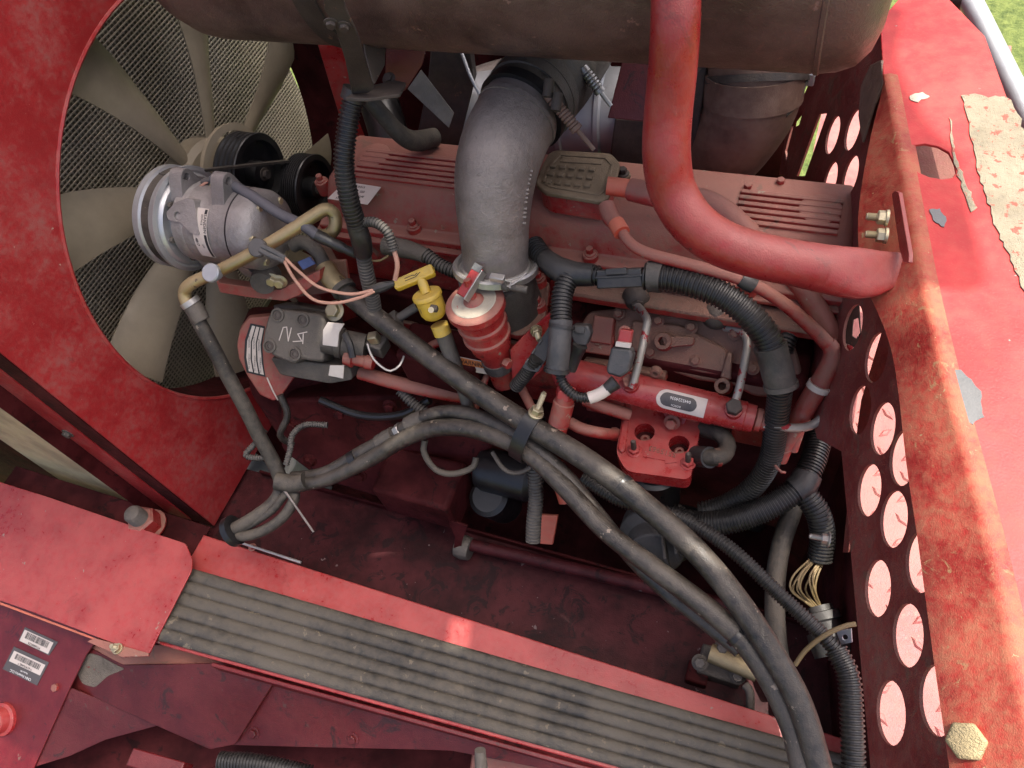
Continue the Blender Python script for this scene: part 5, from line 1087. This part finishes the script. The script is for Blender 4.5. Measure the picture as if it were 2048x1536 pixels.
conduit('short grey corrugated branch curling toward the dipstick', [(722, 445, 1.545), (750, 445, 1.53), (775, 465, 1.53), (788, 500, 1.545)], .0105, 'conduit_dusty', .006, .002, [('wires', tube([D(788, 500, 1.545), D(795, 530, 1.55), D(790, 560, 1.565)], .005, 8), 'wire_pink'), ('thin_wire', tube([D(722, 516, 1.64), D(755, 522, 1.62), D(776, 512, 1.60)], .0025, 6), 'wire_yellow')])
simple('wire_splice', 'black wire splice where the pink wires meet the conduit', 'splice', tube([D(740, 582, 1.635), D(762, 575, 1.62), D(790, 566, 1.61)], [.009, .012, .006], 10), 'plastic')
conduit('large black corrugated conduit arching right across the intake manifold', [(1290, 553, 1.47), (1350, 557, 1.45), (1430, 583, 1.42), (1490, 622, 1.41), (1530, 668, 1.415), (1545, 700, 1.42)], .0265, pitch=.0088, extra=[
    ('collar', tube([D(1296, 553, 1.47), D(1312, 553, 1.465), D(1325, 555, 1.46)], .030, 20), 'conduit_dusty'),
    ('smooth_sleeve', tube([D(1540, 690, 1.42), D(1553, 735, 1.435), D(1562, 770, 1.45)], [.031, .029, .0305, .029], 20), 'conduit_dusty'), ('sleeve_rim', tube([D(1561, 766, 1.449), D(1563, 776, 1.452)], .032, 20), 'conduit_dusty')])
conduit('black corrugated conduit dropping from the smooth sleeve behind the fuel rail end', [(1561, 775, 1.47), (1552, 850, 1.53), (1540, 920, 1.60), (1505, 975, 1.66), (1450, 1010, 1.70), (1400, 1025, 1.72)], .0235, 'conduit')
conduit('short black corrugated conduit tucked behind the smooth sleeve', [(1590, 640, 1.55), (1575, 668, 1.54), (1565, 700, 1.535)], .022)
tj = thing('conduit_tee', 'black plastic conduit tee with branches beside the grey elbow', 'tee', D(1130, 545, 1.52))
make('tee', tube([D(1090, 518, 1.56), D(1120, 540, 1.53), D(1150, 548, 1.515), D(1188, 550, 1.50)], [.021, .024, .026, .024, .022], 18), 'plastic', tj)
make('left_tube', corr([D(1068, 490, 1.60), D(1082, 510, 1.575), D(1098, 525, 1.555)], .0215), 'conduit', tj)
make('down_tube', corr([D(1138, 552, 1.515), D(1126, 585, 1.51), D(1122, 620, 1.505), D(1122, 645, 1.50)], .0215), 'conduit', tj)
make('right_rings', corr([D(1180, 549, 1.503), D(1200, 552, 1.495)], .020), 'conduit', tj)
make('clip_body', tube([D(1122, 640, 1.50), D(1119, 690, 1.505), D(1113, 742, 1.52)], [.023, .0225, .0235, .0225], 18), 'grey_plastic', tj)
make('clip_rim', tube([D(1124, 650, 1.4995), D(1123, 656, 1.50)], .026, 18), 'plastic', tj); make('clip_rim', tube([D(1114, 736, 1.518), D(1113, 744, 1.52)], .026, 18), 'plastic', tj)
hc2 = thing('harness_connector', 'black flat harness connector between tee and large conduit', 'connector', D(1240, 555, 1.48))
PHc = plD(1240, 556, 1.465, (.05, -.7, .7), D(1290, 556, 1.465) - D(1195, 552, 1.465))
make('shell', pxpoly(PHc, [(1192, 541), (1282, 536), (1286, 574), (1194, 578)], .036, rnd=.003), 'plastic', hc2, bev=.003)
make('latch', pxpoly(Pl(PHc.at(0, 0, .007), PHc.n, PHc.ex), [(1210, 538), (1252, 535), (1254, 548), (1212, 551)], .009, rnd=.002), 'plastic', hc2, bev=.002)
make('seam', pxpoly(Pl(PHc.at(0, 0, .0025), PHc.n, PHc.ex), [(1190, 553), (1285, 548), (1285, 553), (1190, 558)], .004), 'plastic', hc2, bev=.0008)
conduit('small black corrugated conduit looping below the conduit tee to a white tag', [(1118, 742, 1.535), (1128, 770, 1.53), (1152, 792, 1.52), (1180, 796, 1.515)], .0105, pitch=.0062, dep=.0022, extra=[
    ('white_tag', tube([D(1178, 796, 1.514), D(1198, 789, 1.51), D(1215, 778, 1.505)], .0125, 16), 'sticker'), ('boot_tail', tube([D(1213, 779, 1.505), D(1232, 764, 1.50)], [.012, .015], 14), 'plastic')])
pl_ = thing('sensor_plug', 'grey rubber boot plug on a red sensor above the fuel rail', 'plug', D(1240, 740, 1.50))
PPg = plD(1240, 720, 1.495, (.0, -.72, .70))
make('boot', pxpoly(PPg, [(1222, 695), (1260, 698), (1265, 712), (1256, 745), (1240, 756), (1214, 748), (1212, 738)], .035, rnd=.005), 'grey_plastic', pl_, bev=.005)
make('white_strip', pxpoly(Pl(PPg.at(0, 0, .003), PPg.n), [(1232, 683), (1262, 687), (1260, 697), (1230, 693)], .01), 'sticker', pl_, bev=.001)
make('sensor_tab', pxpoly(Pl(PPg.at(0, 0, -.004), PPg.n), [(1240, 658), (1264, 662), (1260, 688), (1234, 684)], .02, rnd=.003), 'red_clean', pl_, bev=.003)
make('bolt', hexbolt(D(1250, 664, 1.515), PPg.n, .009, .010), 'red', pl_, smooth=30)
gp_ = thing('grey_plug', 'dark grey latch connector plugged right of the conduit clip', 'connector', D(1160, 670, 1.53))
PQ = plD(1160, 668, 1.54, (.1, -.72, .7))
make('shell', pxpoly(PQ, [(1145, 650), (1176, 652), (1182, 668), (1172, 692), (1150, 690), (1142, 672)], .035, rnd=.003), 'grey_plastic', gp_, bev=.003); make('latch', pxpoly(Pl(PQ.at(0, 0, .005), PQ.n), [(1150, 652), (1170, 654), (1168, 668), (1149, 666)], .006), 'grey_plastic', gp_, bev=.001)
make('tail', tube([D(1160, 690, 1.545), D(1150, 715, 1.56), D(1142, 740, 1.575)], [.016, .013, .011], 12), 'plastic', gp_)
fl_ = thing('flat_harness_clip', 'long black slotted harness clip slanting left of the conduit tee', 'clip', D(1075, 715, 1.56))
PFc = pl3(D(1050, 735, 1.57), D(1100, 668, 1.55), D(1112, 745, 1.56))
make('plate', pxpoly(PFc, [(1044, 735), (1092, 662), (1102, 645), (1106, 655), (1092, 720), (1075, 745), (1058, 742)], .012, rnd=.003), 'plastic', fl_, bev=.002)
for t in range(4): make('slot_rib', box(D(1054 + t * 13, 722 - t * 19, 1.553), .012, .005, .004, D(1092, 662, 1.55) - D(1044, 735, 1.55), PFc.n), 'plastic', fl_, bev=.0008)
conduit('short black corrugated conduit running from the slotted clip down left', [(1075, 715, 1.56), (1052, 748, 1.60), (1030, 775, 1.64)], .0150, pitch=.007)
conduit('widest black corrugated conduit curving along the lower right', [(1345, 1035, 1.72), (1400, 1047, 1.69), (1470, 1040, 1.66), (1545, 1010, 1.64), (1600, 970, 1.635), (1628, 915, 1.65), (1640, 850, 1.69), (1640, 800, 1.74)], .0275, pitch=.0066, extra=[('tape_joint', tube([D(1588, 982, 1.632), D(1606, 968, 1.632), D(1616, 948, 1.635)], [.029, .032, .030], 18), 'plastic')])
conduit('black corrugated branch dropping to a bundle of yellow wires', [(1608, 985, 1.635), (1635, 1025, 1.63), (1645, 1070, 1.64), (1640, 1120, 1.65)], .0265)
conduit('black corrugated conduit running beside the thick hose to the bottom right', [(1165, 955, 1.66), (1240, 1000, 1.63), (1330, 1025, 1.60), (1390, 1050, 1.57), (1470, 1105, 1.52), (1560, 1190, 1.47), (1640, 1265, 1.43), (1680, 1310, 1.415)], .0150, 'conduit', .0068, .0024)
conduit('upright black corrugated conduit beside the perforated panel at the bottom', [(1672, 1300, 1.42), (1696, 1350, 1.40), (1703, 1420, 1.385), (1708, 1560, 1.36)], .0210, 'conduit', .0085, .003)
conduit('dusty vertical corrugated stub below the hose clamp', [(1068, 930, 1.72), (1072, 990, 1.735), (1068, 1040, 1.745), (1066, 1082, 1.755)], .0175, 'conduit_dusty')
conduit('dusty corrugated conduit crossing below the pump in shade', [(800, 780, 1.86), (830, 810, 1.86), (870, 835, 1.86), (920, 850, 1.86)], .014, 'conduit_dusty')
conduit('grey corrugated conduit stub left of the grey elbow pipe', [(850, 508, 1.68), (880, 530, 1.67), (915, 545, 1.66)], .0155, 'conduit_dusty', extra=[('sleeve', tube([D(770, 490, 1.72), D(820, 500, 1.70), D(852, 512, 1.68)], [.022, .021, .0165], 16), 'cast_dark')])
tag(make('drain_hose', tube([D(1608, 950, 1.74), D(1585, 1020, 1.72), D(1560, 1100, 1.69), D(1550, 1180, 1.65), D(1552, 1270, 1.60), D(1560, 1330, 1.56)], .021, 16), 'rubber_dusty'), 'plain dusty grey hose hanging vertically right of centre', 'hose')
yw = thing('yellow_wires', 'bundle of thin yellow wires below a corrugated branch', 'wires', D(1640, 1215, 1.64))
for k in range(11):
    a = random.uniform(-1, 1); b = random.uniform(0, 1)
    make('wire', tube([D(1640 + a * 14, 1112, 1.65), D(1618 + a * 22 - 14 * b, 1150, 1.64 - .02 * b), D(1606 + a * 26, 1180, 1.64 - .02 * b), D(1625 + a * 14, 1205, 1.64), D(1640 + a * 6, 1222, 1.645)], .0022, 6, .01), 'wire_yellow', yw)
rc = thing('round_connector', 'black round multi pin connector beside the perforated panel', 'connector', D(1650, 1260, 1.6))
make('barrel', lathe([(0, .026), (.012, .028), (.014, .036), (.030, .037), (.034, .032), (.05, .031), (.052, .044), (.075, .045), (.10, .043)], D(1638, 1212, 1.64), D(1672, 1310, 1.60) - D(1638, 1212, 1.64), 28), 'plastic', rc)
simple('yellow_cable', 'thin yellow cable arching from the panel edge to the hoses', 'cable', tube([D(1590, 1330, 1.44), D(1612, 1300, 1.43), D(1650, 1270, 1.41), D(1690, 1252, 1.395), D(1712, 1248, 1.39)], .0045, 8), 'wire_yellow')
simple('panel_tab', 'small grey steel tab with a hole at the panel edge', 'tab', pxpoly(plD(1690, 1278, 1.42, (-.4, -.8, .4)), [(1672, 1262), (1702, 1258), (1704, 1285), (1682, 1290)], .003, holes=[[(1690 + 6 * math.cos(a * .7854), 1275 + 6 * math.sin(a * .7854)) for a in range(8)]]), 'galv', .0005)
# ---------------------------------------------------------------- red and steel lines on the engine's right half
R1 = [(1236, 452, 1.50), (1262, 488, 1.47), (1300, 508, 1.45), (1390, 532, 1.42), (1490, 562, 1.40), (1560, 602, 1.41), (1620, 652, 1.43), (1655, 688, 1.45)]
t = thing('breather_line', 'long red breather hose sweeping over the manifold to the right', 'hose', D(*R1[-1])); make('hose', tube([D(*p) for p in R1], [.010, .0115, .0115, .0115, .0125, .014], 14), 'red', t)
make('ferrule', tube([D(1232, 446, 1.502), D(1244, 466, 1.487)], .0165, 16), 'orange_red', t); make('clip', tube([D(1482, 557, 1.40), D(1500, 567, 1.40), D(1508, 572, 1.401)], [.0145, .0165, .0145], 14), 'plastic', t)
make('lower_run', tube([D(1655, 686, 1.45), D(1666, 706, 1.455), D(1652, 745, 1.47), D(1620, 800, 1.51), D(1592, 850, 1.55), D(1572, 890, 1.58), D(1560, 920, 1.60)], [.015, .0185, .0205, .020, .017, .015], 16), 'red', t)
make('tie_ring', tube([D(1640, 768, 1.482), D(1634, 778, 1.488)], .0225, 16), 'sticker', t)
make('lower_branch', tube([D(1610, 815, 1.53), D(1598, 860, 1.555), D(1585, 900, 1.58)], .011, 12), 'red', t)
for u0, v0, u1, v1 in ((1555, 905, 1590, 895), (1550, 930, 1570, 945)): make('cable_tie', tube([D(u0, v0, 1.58), D((u0 + u1) / 2, (v0 + v1) / 2 + 5, 1.57), D(u1, v1, 1.575)], .003, 6), 'red', t)
simple('return_tube', 'wide red tube behind the breather hose under the guard tube end', 'tube', tube([D(1580, 545, 1.52), D(1615, 590, 1.50), D(1650, 645, 1.49), D(1668, 690, 1.49), D(1664, 720, 1.50)], [.022, .022, .021, .020, .019], 16), 'red')
def line(label, pts, r, mt, nuts=()):
    t = thing('injector_line', label, 'fuel line', D(*pts[-1]), 'metal fuel lines on the engine'); make('pipe', tube([D(*p) for p in pts], r, 12, .006), mt, t)
    for a, b, rr, mm in nuts: make('nut', hexbolt(D(*a), D(*b) - D(*a), rr, .018, washer=0), mm, t, smooth=30)
line('steel injector line bending down to the left end of the fuel rail', [(1272, 610, 1.605), (1284, 622, 1.58), (1294, 640, 1.555), (1292, 660, 1.55), (1281, 710, 1.545), (1270, 755, 1.55), (1264, 775, 1.555)], .0082, 'steel_pipe', [((1270, 606, 1.615), (1278, 614, 1.60), .014, 'dark_steel')])
line('rusty injector line dropping to the right nut of the fuel rail', [(1450, 655, 1.60), (1480, 662, 1.57), (1494, 680, 1.55), (1490, 720, 1.54), (1480, 770, 1.53), (1468, 812, 1.525)], .0082, 'steel_pipe')
line('bare steel line looping from the fuel rail end up past the panel', [(1548, 850, 1.515), (1590, 856, 1.51), (1628, 848, 1.51), (1662, 815, 1.51), (1690, 770, 1.51), (1706, 725, 1.51), (1700, 700, 1.52), (1680, 688, 1.54)], .0088, 'steel_pipe')
line('red line rising behind the bare steel loop', [(1620, 815, 1.58), (1655, 805, 1.58), (1668, 790, 1.58), (1670, 740, 1.58), (1672, 690, 1.58)], .0075, 'red')
simple('spring_wire', 'thin dark wire arching at the far edge of the panel', 'wire', tube([D(1722, 588, 1.45), D(1742, 620, 1.45), D(1746, 650, 1.45), D(1725, 690, 1.46), D(1700, 712, 1.47)], .0035, 8), 'dark_steel')
simple('slotted_tab', 'dark steel tab with a slot right of the red return tube', 'tab', pxpoly(plD(1705, 640, 1.50, (-.3, -.8, .5)), [(1680, 622), (1718, 600), (1722, 690), (1695, 712), (1672, 690)], .004, holes=[[(1706, 640), (1716, 636), (1720, 665), (1712, 678), (1704, 672)]]), 'dark_steel', .001)
simple('rear_block', 'dusty engine rear housing behind the red return tube', 'housing', pxpoly(plD(1600, 660, 1.72, (-.1, -.7, .7)), [(1520, 580), (1640, 600), (1690, 690), (1680, 800), (1600, 830), (1540, 780)], .15, rnd=.02), 'red_cast', .008)
simple('wire_loop', 'bright thin wire loop beside the pump fitting', 'wire', tube([D(735, 688, 1.735), D(745, 715, 1.73), D(765, 735, 1.73), D(782, 742, 1.73), D(800, 730, 1.735), D(808, 712, 1.74)], .0028, 6), 'steel')
simple('loom_clip', 'black plastic loom clip on the pump solenoid', 'clip', tube([D(690, 668, 1.745), D(700, 690, 1.74), D(705, 715, 1.745)], .008, 8), 'plastic')
for (u, v, d, u2, v2, rr, lab_) in ((1240, 968, 1.508, 1250, 976, .0245, 'thick diagonal hose'), (1470, 1268, 1.393, 1478, 1276, .0225, 'lower diagonal hose'), (700, 920, 1.865, 712, 914, .019, 'arching hoses')):
    tag(make('zip_tie', tube([D(u, v, d), D(u2, v2, d - .003)], rr, 20), 'black'), 'black plastic tie band round the ' + lab_, 'tie')
# ---------------------------------------------------------------- hydraulics low at the right
hv = thing('hydraulic_manifold', 'dark grimy valve block with a brass tube behind the hoses at lower right', 'valve block', D(1450, 1340, 1.85))
make('block', box(D(1440, 1335, 1.84), .10, .07, .08, (1, 0, 0)), 'cast_dark', hv, bev=.006); make('brass_tube', cyl(D(1420, 1305, 1.78), D(1515, 1345, 1.74), .022), 'brass', hv)
make('stem', tube([D(1490, 1370, 1.74), D(1500, 1385, 1.73), D(1500, 1430, 1.73)], .010, 12), 'cast_dark', hv); make('side_block', box(D(1395, 1350, 1.84), .05, .05, .06), 'red_shaded', hv, bev=.005)
for u, v in ((1445, 1295), (1475, 1352), (1400, 1325)): make('fitting', hexbolt(D(u, v, 1.78), (0, -.3, .95), .013, .02), 'cast_dark', hv, smooth=30)
fsh = thing('lower_bearing', 'grimy cast bearing housing deep below the filter', 'housing', D(1340, 1090, 2.05))
make('body', lathe([(0, .10), (.05, .105), (.07, .08), (.11, .07)], D(1320, 1050, 2.10), (.1, -.7, .3), 28), 'cast_dark', fsh, bev=.004)
for k in range(4): make('fin', box(D(1330 + k * 22, 1100 - k * 10, 1.96), .008, .07, .05, (1, .4, .2)), 'cast_dark', fsh, bev=.002)
simple('orange_tab', 'orange red plate in the shade below the hose clamp', 'plate', pxpoly(plD(1095, 1060, 1.95, (0, -.8, .6)), [(1080, 1030), (1115, 1032), (1105, 1090), (1080, 1088)], .01), 'orange_red', .002)
simple('red_cap_pipe', 'rounded red pipe end between the hoses below the clamp', 'pipe', tube([D(1110, 930, 1.72), D(1125, 970, 1.70), D(1132, 1005, 1.70)], [.020, .021, .016], 16), 'orange_red')
simple('red_underplate', 'dark red plate hanging below the engine left of centre', 'plate', pxpoly(plD(850, 960, 2.08, (0, -.9, .4)), [(780, 925), (900, 930), (890, 1010), (760, 975)], .008), 'red_shaded', .002)
simple('foam_block', 'pale grey block outside the frame at the lower left corner', 'block', box(D(505, 985, 2.75), .40, .30, .30), 'foam', .01)
# ---------------------------------------------------------------- added unseen panel above the view: shades the bay, openings let sun patches in
ZShade = 5.0
def up_sun(p): return p + SUN * ((ZShade - p.z) / SUN.z)
sh_px = [(1790, 120), (1830, 215), (1870, 268), (1912, 300), (1925, 380), (1945, 460), (1966, 530), (1968, 560), (1955, 578), (1930, 584), (1845, 570)]
edge = [up_sun(onZ(u, v, ZD)) for u, v in sh_px]  # panel edge shaped to cast the shadow outline on the deck
lipe = [up_sun(V(q)) for q in ((.60, -.34, .13), (.632, -.42, .14), (.652, -.57, .14), (.70, -.79, .14), (.735, -.99, .14))]
frontL = up_sun(V((-1.95, -1.35, -.69)))
PShade = Pl((0, 0, ZShade), (0, 0, 1))
U = lambda x, y, z: (lambda q: V((q.x, q.y)))(up_sun(V((x, y, z))))
outl = [U(-1.75, .85, 0), U(.22, .85, 0), U(.36, .42, 0), V((edge[0].x, edge[0].y + .15))] + [V((p.x, p.y)) for p in edge] + [V((q.x, q.y)) for q in lipe] + [U(.735, -1.35, -.3), U(-2.2, -1.35, -.69), U(-2.2, .3, -.69)]
def spot(p, w, h, ang=0.0):
    q = up_sun(p); c, s = math.cos(ang), math.sin(ang); return [V((q.x + a * c - b * s, q.y + a * s + b * c)) for a, b in ((-w, -h), (w, -h), (w, h), (-w, h))]
HOLES = []; HC = []
SPOTS = [((1200, 372), 1.53, .022, .016), ((1256, 378), 1.51, .022, .010), ((600, 432), 1.70, .012, .016), ((1236, 540), 1.46, .05, .010), ((1420, 572), 1.40, .035, .014), ((1138, 130), 1.52, .022, .05), ((895, 818), 1.715, .028, .010),  # openings in the added panel put sun patches on these parts
    ((800, 878), 1.77, .03, .008), ((1225, 1005), 1.55, .045, .006), ((1420, 1110), 1.40, .05, .007), ((920, 1262), 1.85, .020, .030), ((1650, 640), 1.45, .014, .03), ((655, 648), 1.77, .014, .014), ((750, 672), 1.76, .012, .012), ((905, 695), 1.68, .02, .005), ((1030, 1235), 1.85, .004, .02), ((1270, 470), 1.46, .03, .006), ((1440, 548), 1.40, .03, .006), ((1690, 1255), 1.39, .02, .006)]
for (u, v), d, w_, h_ in SPOTS:
    q = D(u, v, d); k = MC - q; k.x = 0; s2 = V((0, SUN.y, SUN.z)).normalized(); dist = (k - s2 * k.dot(s2)).length
    if dist < RM and k.dot(s2) > 0: print('spot behind muffler', u, v, round(dist, 3)); continue
    hq = up_sun(q); hr_ = math.hypot(w_ * 1.1 + .004, h_ + .007)
    if inside(V((hq.x, hq.y)), hr_ * 1.3, outl) and all((V((hq.x, hq.y)) - c).length > hr_ + r + .004 for c, r in HC): HC.append((V((hq.x, hq.y)), hr_)); HOLES.append(spot(q, w_ * 1.1 + .004, h_ + .007, .5 * math.sin(u)))
    else: print('spot skipped', u, v)
PShade.n = V((0, 0, 1)); PShade.ex = V((1, 0, 0)); PShade.ey = V((0, 1, 0))
shade_th = thing('shade_panel', 'red shade panel added high above the bay, out of view', 'cover', (1, 1.2, ZShade))
make('panel', prism(PShade, outl, .006, HOLES), 'red', shade_th)
